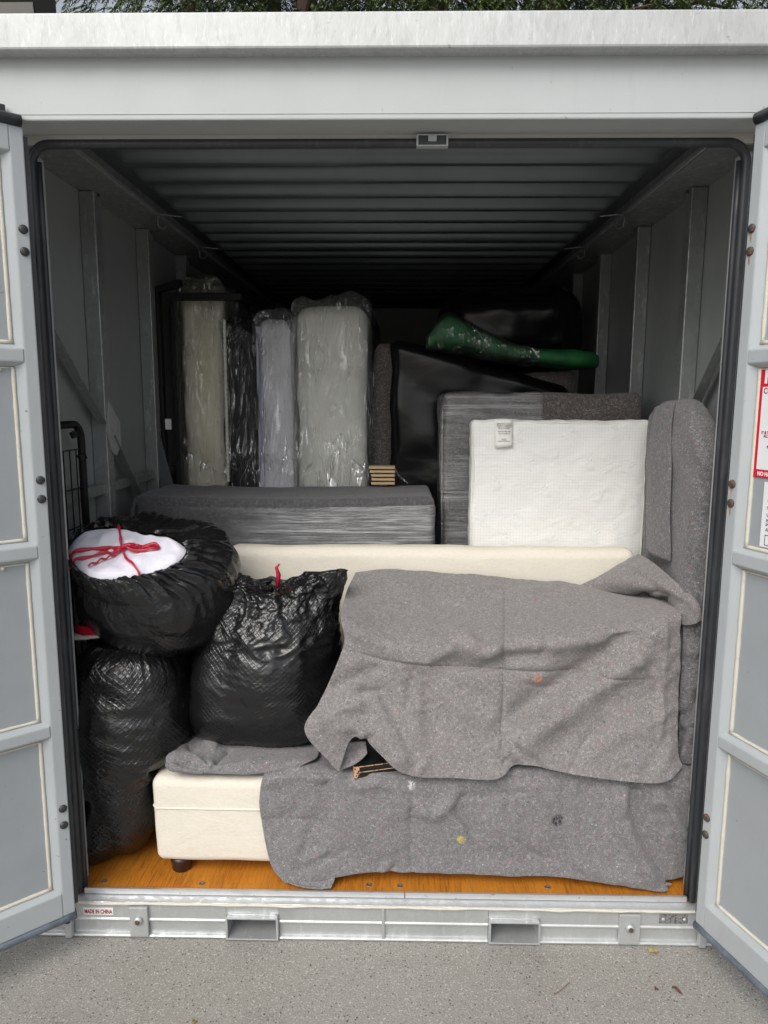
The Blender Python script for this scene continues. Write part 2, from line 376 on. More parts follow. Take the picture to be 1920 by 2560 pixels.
def film(name, cloud=.07, tint=(.98,.985,.98), sc=5.0, amp=.03, gl=.10, rough=.10, stretch=(1.9,1.2,.40), diff=(.82,.83,.82)):
    m = Mat(name); t = m.t; t.nodes.remove(m.b)
    h1 = m.noise(sc, 3, .5, stretch, (0,.12,0), dist=.7); h2 = m.noise(sc*2.2, 3, .55, stretch, (0,-.5,.2), dist=1.0)
    h3 = m.noise(3.2, 2, .5)
    r1 = m.math('ABSOLUTE', m.math('SUBTRACT', h1, .5)); r2 = m.math('ABSOLUTE', m.math('SUBTRACT', h2, .5))
    wv = nd(t, 'ShaderNodeTexNoise', {'Vector': m.obj(), 'Scale': 6.0, 'Detail': 2.0}).outputs['Color']
    vec = nd(t, 'ShaderNodeVectorMath', {0: m.obj((1, 1, .38), (.0, .5, 0)), 1: nd(t, 'ShaderNodeVectorMath', {0: wv, 'Scale': .16}, operation='SCALE').outputs[0]}, operation='ADD').outputs[0]
    v1 = nd(t, 'ShaderNodeTexVoronoi', {'Vector': vec, 'Scale': 8.0}).outputs['Distance']; v2 = nd(t, 'ShaderNodeTexVoronoi', {'Vector': vec, 'Scale': 19.0}).outputs['Distance']
    hh = m.math('ADD', m.math('MULTIPLY', v1, .020), m.math('ADD', m.math('MULTIPLY', v2, .004), m.math('MULTIPLY', r1, .22)))
    b = nd(t, 'ShaderNodeBump', {'Height': hh, 'Distance': 1.0, 'Strength': 1.0}).outputs[0]
    area = m.ramp(h3, .42, .60, .2, 1.0)
    c1 = m.ramp(r1, .0, .014, 1, 0); c2 = m.ramp(r2, .0, .020, 1, 0)
    cre = m.math('MULTIPLY', m.math('MINIMUM', m.math('ADD', m.math('MULTIPLY', c1, .8), m.math('MULTIPLY', c2, .5)), 1.0), area)
    tr = nd(t, 'ShaderNodeBsdfTransparent', {'Color': c4(tint)}); glo = nd(t, 'ShaderNodeBsdfGlossy', {'Color': (1,1,1,1), 'Roughness': rough, 'Normal': b})
    df = nd(t, 'ShaderNodeBsdfDiffuse', {'Color': c4(diff)})
    fr = nd(t, 'ShaderNodeFresnel', {'IOR': 1.4}).outputs[0]
    a = nd(t, 'ShaderNodeMixShader', {0: m.math('ADD', m.math('MULTIPLY', cre, .42), cloud), 1: tr.outputs[0], 2: df.outputs[0]})  # crinkle highlights painted as white along the creases
    g_f = m.math('ADD', m.math('MULTIPLY', fr, 1.2), m.math('ADD', m.math('MULTIPLY', area, .10), m.math('MULTIPLY', cre, .5)))
    s_ = nd(t, 'ShaderNodeMixShader', {0: m.math('MINIMUM', g_f, 1.0), 1: a.outputs[0], 2: glo.outputs[0]})
    t.links.new(s_.outputs[0], m.out.inputs[0]); return m.m
M['film'] = film('clear_plastic_film'); M['film2'] = film('clear_plastic_film_thin', cloud=.02)
def stretchfilm(name, cov=.5, axis=0, fade=None):
    """tight stretch wrap: fine parallel strands, their highlights painted as pale diffuse streaks"""
    m = Mat(name); t = m.t; t.nodes.remove(m.b)
    sc = (.014, .014, 1) if axis == 0 else (1, 1, .12)
    h1 = m.noise(520, 3, .7, sc, (0, .02, 0)); h2 = m.noise(45, 4, .7, (.05,.05,1), (0, -.25, 0), dist=.4); lo = m.noise(7, 3, .6, (.3,1,1.3), (0, .18, 0))
    b = nd(t, 'ShaderNodeBump', {'Height': m.math('ADD', h1, h2), 'Distance': .003, 'Strength': 1.0}).outputs[0]
    glo = nd(t, 'ShaderNodeBsdfGlossy', {'Color': (1,1,1,1), 'Roughness': .22, 'Normal': b}); tr = nd(t, 'ShaderNodeBsdfTransparent', {'Color': (.93,.94,.95,1)})
    df = nd(t, 'ShaderNodeBsdfDiffuse', {'Color': (.72,.73,.74,1), 'Normal': b})
    st = m.math('MULTIPLY', m.ramp(h1, .40, .66, 0, .8), m.ramp(lo, .3, .6, .45*cov, 1.2*cov))
    st2 = m.math('MULTIPLY', m.ramp(h2, .5, .66, 0, 1), cov*.55)
    if fade:
        ox = nd(t, 'ShaderNodeSeparateXYZ', {0: m.tc.outputs['Object']}); fx = m.ramp(m.math('ADD', ox.outputs[0], m.math('MULTIPLY', m.noise(5, 3, .6), .5)), fade[0], fade[1], .04, 1)
        st = m.math('MULTIPLY', st, fx); st2 = m.math('MULTIPLY', st2, fx)
    fr = nd(t, 'ShaderNodeFresnel', {'IOR': 1.45, 'Normal': b}).outputs[0]
    k = m.math('MINIMUM', m.math('ADD', m.math('MULTIPLY', m.math('ADD', st, st2), .75), .04), .8)
    a = nd(t, 'ShaderNodeMixShader', {0: k, 1: tr.outputs[0], 2: df.outputs[0]})
    s_ = nd(t, 'ShaderNodeMixShader', {0: m.math('MINIMUM', m.math('MULTIPLY', fr, 1.6), 1.0), 1: a.outputs[0], 2: glo.outputs[0]})
    t.links.new(s_.outputs[0], m.out.inputs[0]); return m.m
M['stretch'] = stretchfilm('stretch_wrap', .9, 0, (-.05, .35))
M['stretch2'] = stretchfilm('stretch_wrap_loose', .5)
def bagmat(name, net=.0009, rough=.19):
    m = Mat(name, (.010,.010,.011), rough, 0, .6)
    uvm = nd(m.t, 'ShaderNodeMapping', {'Vector': m.tc.outputs['UV'], 'Scale': (1,1,1), 'Rotation': (0,0,math.radians(45))}).outputs[0]
    v = nd(m.t, 'ShaderNodeTexVoronoi', {'Vector': uvm, 'Scale': 1.0, 'Randomness': .12}, feature='DISTANCE_TO_EDGE', voronoi_dimensions='2D').outputs['Distance']
    e = m.ramp(v, .0, .22, 1, 0)
    msk = m.ramp(m.noise(4.5, 3), .38, .55, .15, 1)
    wv = nd(m.t, 'ShaderNodeTexNoise', {'Vector': m.obj(), 'Scale': 7.0, 'Detail': 2.0}).outputs['Color']
    vec = nd(m.t, 'ShaderNodeVectorMath', {0: m.obj((1, 1, 1.5), (.3, .3, 0)), 1: nd(m.t, 'ShaderNodeVectorMath', {0: wv, 'Scale': .12}, operation='SCALE').outputs[0]}, operation='ADD').outputs[0]
    vc = nd(m.t, 'ShaderNodeTexVoronoi', {'Vector': vec, 'Scale': 24.0}).outputs['Distance']
    m.bump(m.math('MULTIPLY', vc, m.ramp(m.noise(6, 2), .45, .66, 0, 1)), .006, .6)
    m.bump(m.math('MULTIPLY', e, msk), net, 1.0)
    m.bump(m.noise(16, 3, .5, (1,1,1.5), dist=.8), .008, .45); m.bump(m.noise(60, 2, .5), .002, .4)
    m.rough(m.ramp(m.noise(12, 3), .3, .7, rough-.06, rough+.12)); return m.m
M['bag'] = bagmat('black_bag_plastic'); M['bag_smooth'] = bagmat('black_bag_plastic_smooth', .0004, .2)
m = Mat('red_drawstring', (.50,.010,.035), .3, 0, .6); m.bump(m.noise(80, 3, .6, (1,1,3)), .002); M['red'] = m.m
m = Mat('white_comforter', (.78,.77,.86), .8, 0, .2); m.mix(m.ramp(m.noise(75, 2), .66, .72, 0, .35), (.6,.6,.68)); m.bump(m.noise(9, 4, .6, dist=.8), .012, .6); M['comforter'] = m.m
m = Mat('beige_bedding', (.55,.53,.46), .85); M['beige'] = m.m
m = Mat('black_stretch_film', (.006,.006,.007), .26, 0, .35); m.bump(m.noise(6, 2, .5, (1,1,1.8), (0,.5,0), dist=.5), .006, .5); M['blackfilm'] = m.m
m = Mat('green_cloth', (.014,.115,.036), .6); m.mix(m.ramp(m.noise(9, 3), .4, .7), (.025,.18,.055)); m.bump(m.noise(14, 3), .01, .6); M['green'] = m.m
m = Mat('black_steel', (.009,.009,.010), .5, 0, .3); m.bump(m.noise(60, 2), .0006); M['bsteel'] = m.m
m = Mat('grey_board', (.10,.105,.11), .5); M['greyboard'] = m.m
m = Mat('pale_pine', (.62,.47,.27), .6); m.mix(m.ramp(m.noise(30, 4, .6, (.3,1,3)), .45, .7, 0, .5), (.48,.33,.16)); M['pine'] = m.m
m = Mat('white_sticker', (.80,.79,.76), .5); M['sticker'] = m.m
m = Mat('red_ink', (.33,.02,.05), .5); M['redink'] = m.m
m = Mat('sign_red', (.62,.012,.035), .4); M['signred'] = m.m
m = Mat('sign_white', (.78,.80,.82), .4); M['signwhite'] = m.m
m = Mat('dark_ink', (.04,.04,.05), .6); M['ink'] = m.m
m = Mat('plate_metal', (.32,.32,.31), .45, .5); m.mix(m.ramp(m.noise(160, 2), .5, .62), (.12,.12,.12)); M['plate'] = m.m
m = Mat('screw_head', (.25,.24,.23), .4, .7); M['screw'] = m.m
m = Mat('tag_cloth', (.82,.81,.76), .8); M['tag'] = m.m
m = Mat('navy_fill', (.008,.010,.022), .8); M['navy'] = m.m

def text(name, s, mat, parent, origin, xdir, zdir, size, bold=0.0, align='LEFT', sx=1.0):
    c = bpy.data.curves.new(name, 'FONT'); c.body = s; c.size = size; c.align_x = align; c.offset = bold; c.extrude = .0002; c.resolution_u = 3
    o = bpy.data.objects.new(name, c); col.objects.link(o); c.materials.append(mat)
    x = Vector(xdir).normalized(); z = Vector(zdir).normalized(); n = x.cross(z)
    p = np.array(origin)-(ORG[parent.name] if parent else 0)
    o.matrix_local = Matrix(((x[0]*sx, z[0], n[0], p[0]), (x[1]*sx, z[1], n[1], p[1]), (x[2]*sx, z[2], n[2], p[2]), (0,0,0,1)))
    bpy.context.view_layer.update(); ml = o.matrix_local.copy()
    me = bpy.data.meshes.new_from_object(o.evaluated_get(bpy.context.evaluated_depsgraph_get())); bpy.data.objects.remove(o)
    o = bpy.data.objects.new(name, me); col.objects.link(o); o.parent = parent; o.matrix_local = ml
    if not me.materials: me.materials.append(mat)
    return o

# ------------------------------------------------------------------ setting
GZ = -.158
g_ = MB().box(-150, 150, -150, 150, GZ-.3, GZ).build('ground', M['ground']); g_['kind'] = 'structure'

# ------------------------------------------------------------------ storage container
WX = 1.19; DEPTH = 4.2; CZ = 2.475; RZ = 2.44
ct = thing('storage_container', (0, 0, GZ), 'light grey steel storage container with both doors swung open', 'container')
# roof rail, header, jambs
MB().box(-1.32, 1.32, -.165, .12, 2.562, 2.652).build('roof_rail', M['galvroof'], ct, bevel=.006)
MB().box(-1.30, 1.30, -.115, -.005, 2.404, 2.566).build('header_panel', M['paint'], ct, bevel=.004)
MB().box(-1.295, 1.295, -.1165, -.1145, 2.419, 2.4202).build('header_seam', M['paint'], ct)
MB().box(-1.29, 1.29, -.004, .012, 2.378, 2.56).build('head_jamb', M['jamb'], ct)
for s in (-1, 1):
    x0, x1 = sorted((s*1.035, s*1.27))
    MB().box(x0, x1, .012, .075, -.02, 2.362).build('corner_post', M['paint'], ct, bevel=.004)
# outside shell
MB().box(-1.27, 1.27, .0125, DEPTH+.06, 2.53, 2.56).build('roof', M['galvroof'], ct)
for s in (-1, 1):
    x0, x1 = sorted((s*WX, s*(WX+.03)))
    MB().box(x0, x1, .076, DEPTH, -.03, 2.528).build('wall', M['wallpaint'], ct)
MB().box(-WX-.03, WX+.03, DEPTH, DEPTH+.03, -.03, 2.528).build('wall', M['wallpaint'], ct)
# corrugated ceiling
ys = np.linspace(.013, DEPTH, 500); xs = np.concatenate([[-1.03], np.linspace(-.99, -.86, 14), np.linspace(-.8, .8, 5), np.linspace(.86, .99, 14), [1.03]])
P = np.zeros((len(ys), len(xs), 3))
for i, y in enumerate(ys):
    ph = ((y-.30) % .2)/.2; hgt = np.clip((.17-abs(ph-.5))/.09, 0, 1)
    hgt = hgt*hgt*(3-2*hgt)
    for j, x in enumerate(xs):
        e = np.clip((.965-abs(x))/.06, 0, 1); e = e*e*(3-2*e)
        P[i, j] = (x, y, CZ+.016-.044*hgt*e+.0015*nz((x, y, 0), 3))
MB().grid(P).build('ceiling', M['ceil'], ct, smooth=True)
for s in (-1, 1):
    x0, x1 = sorted((s*1.015, s*(WX-.001)))
    MB().box(x0, x1, .078, DEPTH-.001, RZ, 2.50).build('top_rail', M['post'], ct, bevel=.003)
    MB().box(*sorted((s*1.008, s*1.0145)), .03, DEPTH-.001, RZ+.004, RZ+.018).build('rail_lip', M['galv'], ct)
    for k in range(6):
        y = (.66 if s > 0 else .70)+.605*k; xa, xb = sorted((s*1.128, s*(WX-.001)))
        p_ = MB().box(xa, xb, y-.032, y+.032, .0, RZ-.002).build('wall_post', M['post'], ct, bevel=.004)
        MB().box(*sorted((s*1.118, s*1.1278)), y-.004, y+.004, RZ-.016, RZ-.006).build('bolt', M['rust'], p_)
    for k in range(4):
        ya = (.08 if k == 0 else (.66 if s > 0 else .70)+.605*(k-1)+.033); yb = (.66 if s > 0 else .70)+.605*k-.033
        MB().box(*sorted((s*1.145, s*(WX-.001))), ya, yb, 1.27, 1.31).build('wall_girt', M['post'], ct, bevel=.003)
    # hooks at the rail
    for y in (1.02, 1.68):
        hk = MB().tube([(s*1.0, y, RZ-.002), (s*1.0, y, RZ-.03), (s*1.0, y+.012, RZ-.05), (s*.985, y+.035, RZ-.055), (s*.975, y+.05, RZ-.035), (s*.975, y+.05, RZ-.02)], .003, 6)
        hk.tube([(s*.995, y, RZ-.004), (s*.96, y, RZ-.004), (s*.93, y+.02, RZ-.004), (s*.90, y+.02, RZ-.006)], .003, 6)
        hk.build('tie_hook', M['post'], ct, smooth=True)
def brace(a, b, s, wd=.045):
    a, b = np.array(a, float), np.array(b, float); d = (b-a)/np.linalg.norm(b-a); n = np.cross(d, (1, 0, 0)); n /= np.linalg.norm(n)
    x0, x1 = s*1.152, s*1.146
    pts = [(x0,)+tuple((p+sg*n*wd/2)[1:]) for p, sg in ((a,-1),(b,-1),(b,1),(a,1))]+[(x1-s*.003,)+tuple((p+sg*n*wd/2)[1:]) for p, sg in ((a,-1),(b,-1),(b,1),(a,1))]
    m_ = MB().hexa(pts)
    pts = [(x1-s*.004,)+tuple((p+sg*n*wd/2+n*o)[1:]) for p, sg, o in ((a,1,-.004),(b,1,-.004),(b,1,0),(a,1,0))]+[(x1-s*.03,)+tuple((p+sg*n*wd/2+n*o)[1:]) for p, sg, o in ((a,1,-.004),(b,1,-.004),(b,1,0),(a,1,0))]
    m_.hexa(pts); return m_.build('diagonal_brace', M['post'], ct)
brace((0, .14, 2.00), (0, .66, 1.57), -1); brace((0, .74, 1.52), (0, 1.02, 1.24), -1); brace((0, .13, 2.03), (0, .60, 1.55), 1)
gp = [(.655,1.53),(.70,1.64),(.745,1.60),(.80,1.56),(.80,1.46),(.745,1.42),(.70,1.44)]
MB().add([(-1.127, y, z) for y, z in gp]+[(-1.123, y, z) for y, z in gp], [tuple(range(7)), tuple(range(13, 6, -1))]+[(i, i+7, (i+1) % 7+7, (i+1) % 7) for i in range(7)]).build('gusset_plate', M['galv'], ct)
# rubber seal round the opening
r0, cr = .0135, .075
def rr(x, zt, zb, cr):
    pts = [(-x, .0, zb)]
    for z in np.linspace(zb+.05, zt-cr, 14): pts.append((-x, 0, z))
    for a in np.linspace(math.pi, math.pi/2, 9)[1:]: pts.append((-x+cr+cr*math.cos(a), 0, zt-cr+cr*math.sin(a)))
    for xx in np.linspace(-x+cr, x-cr, 12)[1:]: pts.append((xx, 0, zt))
    for a in np.linspace(math.pi/2, 0, 9)[1:]: pts.append((x-cr+cr*math.cos(a), 0, zt-cr+cr*math.sin(a)))
    for z in np.linspace(zt-cr, zb, 15)[1:]: pts.append((x, 0, z))
    return pts
pts = rr(1.0365, 2.381, -.012, .055)
i_l = [k for k, p in enumerate(pts) if p[2] > 2.37]
MB().tube(pts, r0, 10).build('door_seal', M['rubber'], ct, smooth=True)
for s in (-1, 1): MB().tube([(s*1.0225, .012, z) for z in np.linspace(-.005, 2.335, 16)], .0095, 8).build('seal_lip', M['rubber'], ct, smooth=True)
# latch keeper in the head
kp = empty('latch_keeper', (.133, -.02, 2.39), ct)
a, b = at(900, 289, -.024), at(968, 315, -.024)
k = MB(); k.box(a[0], b[0], -.024, .0, a[2]-.004, a[2]); k.box(a[0], b[0], -.024, .0, b[2], b[2]+.003); k.box(a[0], a[0]+.005, -.024, .0, b[2]+.003, a[2]-.004); k.box(b[0]-.005, b[0], -.024, .0, b[2]+.003, a[2]-.004)
k.build('keeper_frame', M['paint'], kp); cx_ = (a[0]+b[0])/2
MB().box(cx_-.012, cx_+.012, -.027, .0, b[2]+.012, a[2]-.0045).build('keeper_tongue', M['paint'], kp, bevel=.001)
MB().box(a[0]+.005, b[0]-.005, -.0225, -.0215, b[2]+.003, a[2]-.004).build('keeper_back', M['rubber'], kp)
# floor
fl = MB().box(-WX, WX, .004, DEPTH, -.028, 0).build('floor', M['ply'], ct)
for u, v in ((225,1904),(436,1909),(797,1912),(864,1914),(1183,1917),(1432,1924)):
    p = atz(u, v, 0); sc_ = MB().lathe((p[0], p[1], .0005), [(.0095,0),(.0095,.0012),(.006,.0016),(.0055,.0004),(.001,.0004)], 16).build('screw', M['screw'], fl, smooth=True)
for k in range(10):
    MB().lathe((-1.0+.22*k, .62, .0005), [(.0095,0),(.0095,.0012),(.005,.0016)], 12).build('screw', M['screw'], fl)
# threshold and base beam
MB().extr([(.003,.0035),(-.004,.0035),(-.004,-.016),(-.001,-.019),(.003,-.019)], -1.018, .07).build('threshold_strip', M['alu'], ct)
MB().extr([(.003,.0035),(-.004,.0035),(-.004,-.016),(-.001,-.019),(.003,-.019)], .074, 1.018).build('threshold_strip', M['alu'], ct)
MB().extr([(.003,-.02),(-.002,-.02),(-.030,-.026),(-.034,-.030),(-.030,-.036),(.003,-.036)], -1.06, 1.06).build('threshold_ledge', M['galv'], ct, bevel=.002)
pts = []
for x in np.linspace(-1.045, 1.045, 150):
    pts.append((x, -.033+.003*nz((x, 0, 0), 8), -.030+.0035*nz((x, 1, 0), 11)+.001*nz((x, 2, 0), 40)))
MB().tube(pts, [.0045+.003*max(0, nz((p[0], 3, 0), 14))+.004*max(0, nz((p[0], 5, 0), 5)-.25) for p in pts], 7).build('sealant_bead', M['seal'], ct, smooth=True)
PK = [(at(ua, 1990, -.05)[0], at(ub, 1990, -.05)[0]) for ua, ub in ((485, 600), (1057, 1170))]
beam = [(.05,-.037),(-.026,-.037),(-.026,-.088),(-.030,-.092),(-.030,-.097),(-.022,-.101),(-.020,-.145),(-.030,-.147),(-.034,-.150),(-.034,GZ+.003),(.05,GZ+.003)]
for xa, xb in ((-1.20, PK[0][0]), (PK[0][1], PK[1][0]), (PK[1][1], 1.20)): MB().extr(beam, xa, xb).build('base_beam', M['galv'], ct, bevel=.0015)
for s in (-1, 1):
    MB().box(*sorted((s*1.05, s*1.075)), -.05, -.0265, -.15, -.032).build('corner_gusset', M['galv'], ct, bevel=.004)
    MB().lathe((s*1.0625, -.0505, -.085), [(.012,0),(.012,.002),(.007,.0025)], 14, 'y').build('gusset_hole_disc', M['rubber'], ct)  # dark disc standing in for the shade of a hole
MB().box(.0-.005, .005, -.034, -.0265, -.146, -.038).build('stiffener', M['galv'], ct, bevel=.002)
for xa, xb in PK:
    fp = empty('fork_pocket', ((xa+xb)/2, -.04, -.1), ct)
    zt, zb = -.070, GZ+.006; e_ = .0005
    MB().box(xa+e_, xb-e_, -.026, .5, -.0685, -.0375).build('pocket_header', M['galv'], fp)
    MB().hexa([(xa+e_,-.044,zt-.006),(xb-e_,-.044,zt-.006),(xb-e_,.5,zt-.006),(xa+e_,.5,zt-.006),(xa+.005,-.044,zt),(xb-.005,-.044,zt),(xb-e_,.5,zt+.001),(xa+e_,.5,zt+.001)]).build('pocket_top', M['galv'], fp, bevel=.001)
    for x0, x1 in ((xa+e_, xa+.008), (xb-.008, xb-e_)): MB().box(x0, x1, -.044, .5, zb+.006, zt-.0065).build('pocket_side', M['galv'], fp, bevel=.001)
    MB().box(xa+e_, xb-e_, -.044, .5, zb, zb+.0055).build('pocket_sill', M['galv'], fp, bevel=.001)
    MB().box(xa+.009, xb-.009, .35, .36, zb+.006, zt-.007).build('pocket_dark_sheet', M['rubber'], fp)  # dark sheet added for the black shade inside the pocket
    MB().tube([(x, -.0275, -.0690+.002*nz((x, 7, 0), 30)) for x in np.linspace(xa, xb, 12)], .0022, 5).build('weld_bead', M['galv'], fp, smooth=True)
for (ua, va), (ub, vb) in (((278,1955),(320,2010)), ((1340,1965),(1382,2025))):
    a, b = at(ua, va, -.04), at(ub, vb, -.04); lp = MB().box(a[0], b[0], -.041, -.0265, -.147, -.039).build('lock_plate', M['galv'], ct, bevel=.002)
    c = ((a[0]+b[0])/2, -.0415, -.085); MB().lathe(c, [(.015,0),(.015,-.006),(.010,-.011),(.004,-.011)], 18, 'y').build('bolt', M['galv'], lp, smooth=True); MB().lathe((c[0], -.053, c[2]), [(.0085,0),(.0085,-.002),(.003,-.003)], 14, 'y').build('bolt_core', M['rust'], lp)
a, b = at(180, 1960, -.027), at(245, 1975, -.027)
stk = MB().box(a[0], b[0], -.0278, -.0263, b[2]-.002, a[2]).build('sticker', M['sticker'], ct)
text('lettering', 'MADE IN CHINA', M['redink'], stk, ((a[0]+b[0])/2, -.0285, b[2]+.0035), (1,0,0), (0,0,1), .0205, .0006, 'CENTER', .62)
a, b = at(1425, 1975, -.027), at(1485, 1995, -.027); pl = MB().box(a[0], b[0], -.0285, -.0263, b[2], a[2]).build('data_plate', M['plate'], ct)
for x in (a[0]+.012, b[0]-.012): MB().lathe((x, -.0286, (a[2]+b[2])/2), [(.006,0),(.006,-.003),(.003,-.005)], 12, 'y').build('rivet', M['galv'], pl, smooth=True)

# doors, hinged at the jambs
def make_door(s, hinge, d, rust):
    d = np.array(d)/np.linalg.norm(d); n = np.array([s*d[1], -s*d[0]]) if True else None
    n = np.array([-d[1], d[0]]) if s < 0 else np.array([d[1], -d[0]])
    H = np.array(hinge)
    def w_(p): q = H+d*p[0]+n*p[1]; return (q[0], q[1], p[2])           # local (along, out of the inner face, up)
    dr = empty('door', (hinge[0], hinge[1], -.063), ct)
    L, zb, zt = 1.0, .005, 2.386
    MB().box(.06, L-.06, -.045, -.022, zb+.05, zt-.05).xf(w_).build('door_panel', M['door'], dr)
    def frame_bar(poly, a, b, vert, nm):
        k = MB(); nq = len(poly)
        if vert: vv = [(p[0], p[1], a) for p in poly]+[(p[0], p[1], b) for p in poly]
        else: vv = [(a, p[1], p[0]) for p in poly]+[(b, p[1], p[0]) for p in poly]
        k.add(vv, [tuple(range(nq)), tuple(range(2*nq-1, nq-1, -1))]+[(i, i+nq, (i+1) % nq+nq, (i+1) % nq) for i in range(nq)])
        k.xf(w_).build(nm, M['doorframe'], dr, bevel=.0035)
    frame_bar([(0,-.05),(0,0),(.036,0),(.061,-.0215),(.061,-.05)], zb, zt, True, 'stile')
    frame_bar([(L,-.05),(L,0),(L-.036,0),(L-.061,-.0215),(L-.061,-.05)], zb, zt, True, 'stile')
    rails = [(.005, .085, .005, .101), (.617, .652, .602, .667), (1.182, 1.218, 1.167, 1.233), (1.752, 1.788, 1.737, 1.803), (2.318, 2.386, 2.304, 2.386)]
    for za, zc, zd, ze in rails:
        frame_bar([(zd,-.0215),(za,0.0015),(zc,0.0015),(ze,-.0215)], .037 if zd > 0 else .037, L-.037, False, 'rail')
    # sealant along the panel edges
    def bead(pts, r): MB().tube([w_(p) for p in pts], r, 6).build('sealant_bead', M['seal'], dr, smooth=True)
    prev = None
    zlim = [(.101, .602), (.667, 1.167), (1.233, 1.737), (1.803, 2.304)]
    for za, zc in zlim:
        bead([(.064, -.021+.0006*nz((z, 0, s), 20), z) for z in np.linspace(za, zc, 24)], [.0062+.0018*nz((z, s, 2), 25) for z in np.linspace(za, zc, 24)])
        bead([(x, -.020, za+.003+.0012*nz((x, za, s), 18)) for x in np.linspace(.06, L-.06, 40)], [.006+.002*nz((x, za, s), 14) for x in np.linspace(.06, L-.06, 40)])
        bead([(x, -.021, zc-.002) for x in np.linspace(.06, L-.06, 30)], .003)
        bead([(L-.064, -.021, z) for z in np.linspace(za, zc, 8)], .006)
    # drips of sealant under two of the rails
    for x, z in ((.10, 1.731), (.13, 1.160), (.17, 1.160)) if s < 0 else ((.20, 1.160), (.26, 1.160)):
        MB().lathe(w_((x, -.020, z)), [(.001,-.008),(.006,-.004),(.007,.002),(.003,.006)], 10).build('sealant_drip', M['seal'], dr, smooth=True)
    # rubber along head and foot
    k = MB(); k.tube([w_((x, -.012, zb-.014)) for x in np.linspace(-.004, L, 30)], [.0175+.002*nz((x, s, 4), 9) for x in np.linspace(-.004, L, 30)], 10); k.build('bottom_seal', M['flap'], dr, smooth=True)
    MB().tube([w_((x, -.002, zt+.014)) for x in np.linspace(.004, L, 12)], .0165, 10).build('top_seal', M['rubber'], dr, smooth=True)
    MB().box(.036, L, -.029, -.020, zt+.004, zt+.054).xf(w_).build('weather_strip', M['rubber'], dr)
    MB().box(-.014, -.0015, -.05, -.012, zb+.02, zt-.02).xf(w_).build('side_seal', M['rubber'], dr)
    for z in (2.115, 2.055, 1.412, 1.356, .372, .316):
        c = w_((.017, 0, z)); k = MB(); G = []
        for rad, h in ((.0125,0),(.0125,.003),(.009,.0065),(.001,.0072)):
            G.append([w_((.017+rad*math.cos(a_), h, z+rad*math.sin(a_))) for a_ in np.linspace(0, 2*math.pi, 16, endpoint=False)])
        k.grid(np.array(G), cv=True); k.build('hinge_bolt', M['rust'] if rust else M['plug'], dr, smooth=True)
        if rust and z > 1:
            lx = -.002
            MB().add([w_((x_, .0008, z_)) for x_, z_ in ((.012, z-.012),(.018, z-.012),(.017, z-.034),(.015, z-.040),(.013, z-.03))], [(0,1,2,3,4)]).build('rust_run', M['rustrun'], dr)
    for z in (2.085, 1.384, .344): MB().box(.004, .030, -.165, -.051, z-.05, z+.05).xf(w_).build('hinge_block', M['paint'], dr, bevel=.003)
    return dr, w_, d, n
HLX, HRX = at(110, 1180, -.12)[0], at(1567, 1120, -.12)[0]
ld, wl_, dl, nl = make_door(-1, (HLX, -.12), (-.75, -.66), False)
ld['label'] = 'left door folded out wide, clean black hinge bolts'
rd, wr_, dr_, nr = make_door(1, (HRX, -.12), (.33, -.944), True)
rd['label'] = 'right door standing out square, rusty hinge bolts and notices'

# notices on the right door
p0 = wr_((0, -.020, 0)); n3 = np.array([nr[0], nr[1], 0]); d3 = np.array([dr_[0], dr_[1], 0])
def on_door(u, v): q = atp(u, v, p0, n3); return np.dot(q[:2]-np.array([HRX, -.12]), dr_), q[2]
a0, z1 = on_door(1646, 797); _, z0 = on_door(1632, 1030); a1 = a0+.30; h_ = z1-z0
ns = thing('notice_sign', wr_((a0+.15, -.02, z0)), 'red and white printed notice on the right door, upper one', 'sign', 'notices on the right door')
e = .0015
MB().box(a0, a1, -.0215, -.0205+e, z0, z1).xf(wr_).build('sign_panel', M['signred'], ns)
MB().box(a0+.010, a1-.010, -.0188, -.0182, z0+h_*.075, z1-h_*.165).xf(wr_).build('sign_face', M['signwhite'], ns)
def dtext(s_, par, a, z, size, mat, bold=.0004, off=-.0178, sx=.85): return text('lettering', s_, mat, par, wr_((a, off, z)), d3, (0,0,1), size, bold, 'LEFT', sx)
dtext('N', ns, a0+.014, z1-h_*.125, .046, M['signwhite'], .003, -.0185); dtext('CON', ns, a0+.014, z1-h_*.225, .022, M['redink'])
dtext('R', ns, a0+.052, z1-h_*.395, .018, M['redink']); dtext('MU', ns, a0+.050, z1-h_*.49, .019, M['redink']); dtext('TO', ns, a0+.056, z1-h_*.54, .019, M['redink'])
dtext('IT IS THE C', ns, a0+.018, z1-h_*.595, .0105, M['redink']); dtext('ALL ITEM', ns, a0+.026, z1-h_*.625, .0105, M['redink'])
dtext('PLEASE', ns, a0+.040, z1-h_*.725, .0105, M['redink']); dtext('AND A', ns, a0+.052, z1-h_*.755, .0105, M['redink']); dtext('NO HAZAR', ns, a0+.014, z0+h_*.018, .0155, M['signwhite'], .0006, -.0185)
a0, z1 = on_door(1652, 1041); _, z0 = on_door(1643, 1180); h_ = z1-z0
n2 = thing('notice_sign', wr_((a0+.15, -.02, z0)), 'white notice with small dark print below the red bordered one', 'sign', 'notices on the right door')
MB().box(a0, a0+.28, -.0215, -.0195, z0, z1).xf(wr_).build('sign_panel', M['signwhite'], n2)
for s_, f_ in (('U', .20), ('D', .30), ('S', .41), ('La', .52), ('Pa', .61), ('pr', .66), ('Alw', .75)): dtext(s_, n2, a0+.016, z1-h_*f_, .0125, M['ink'], .0001, -.0190)
k = MB()
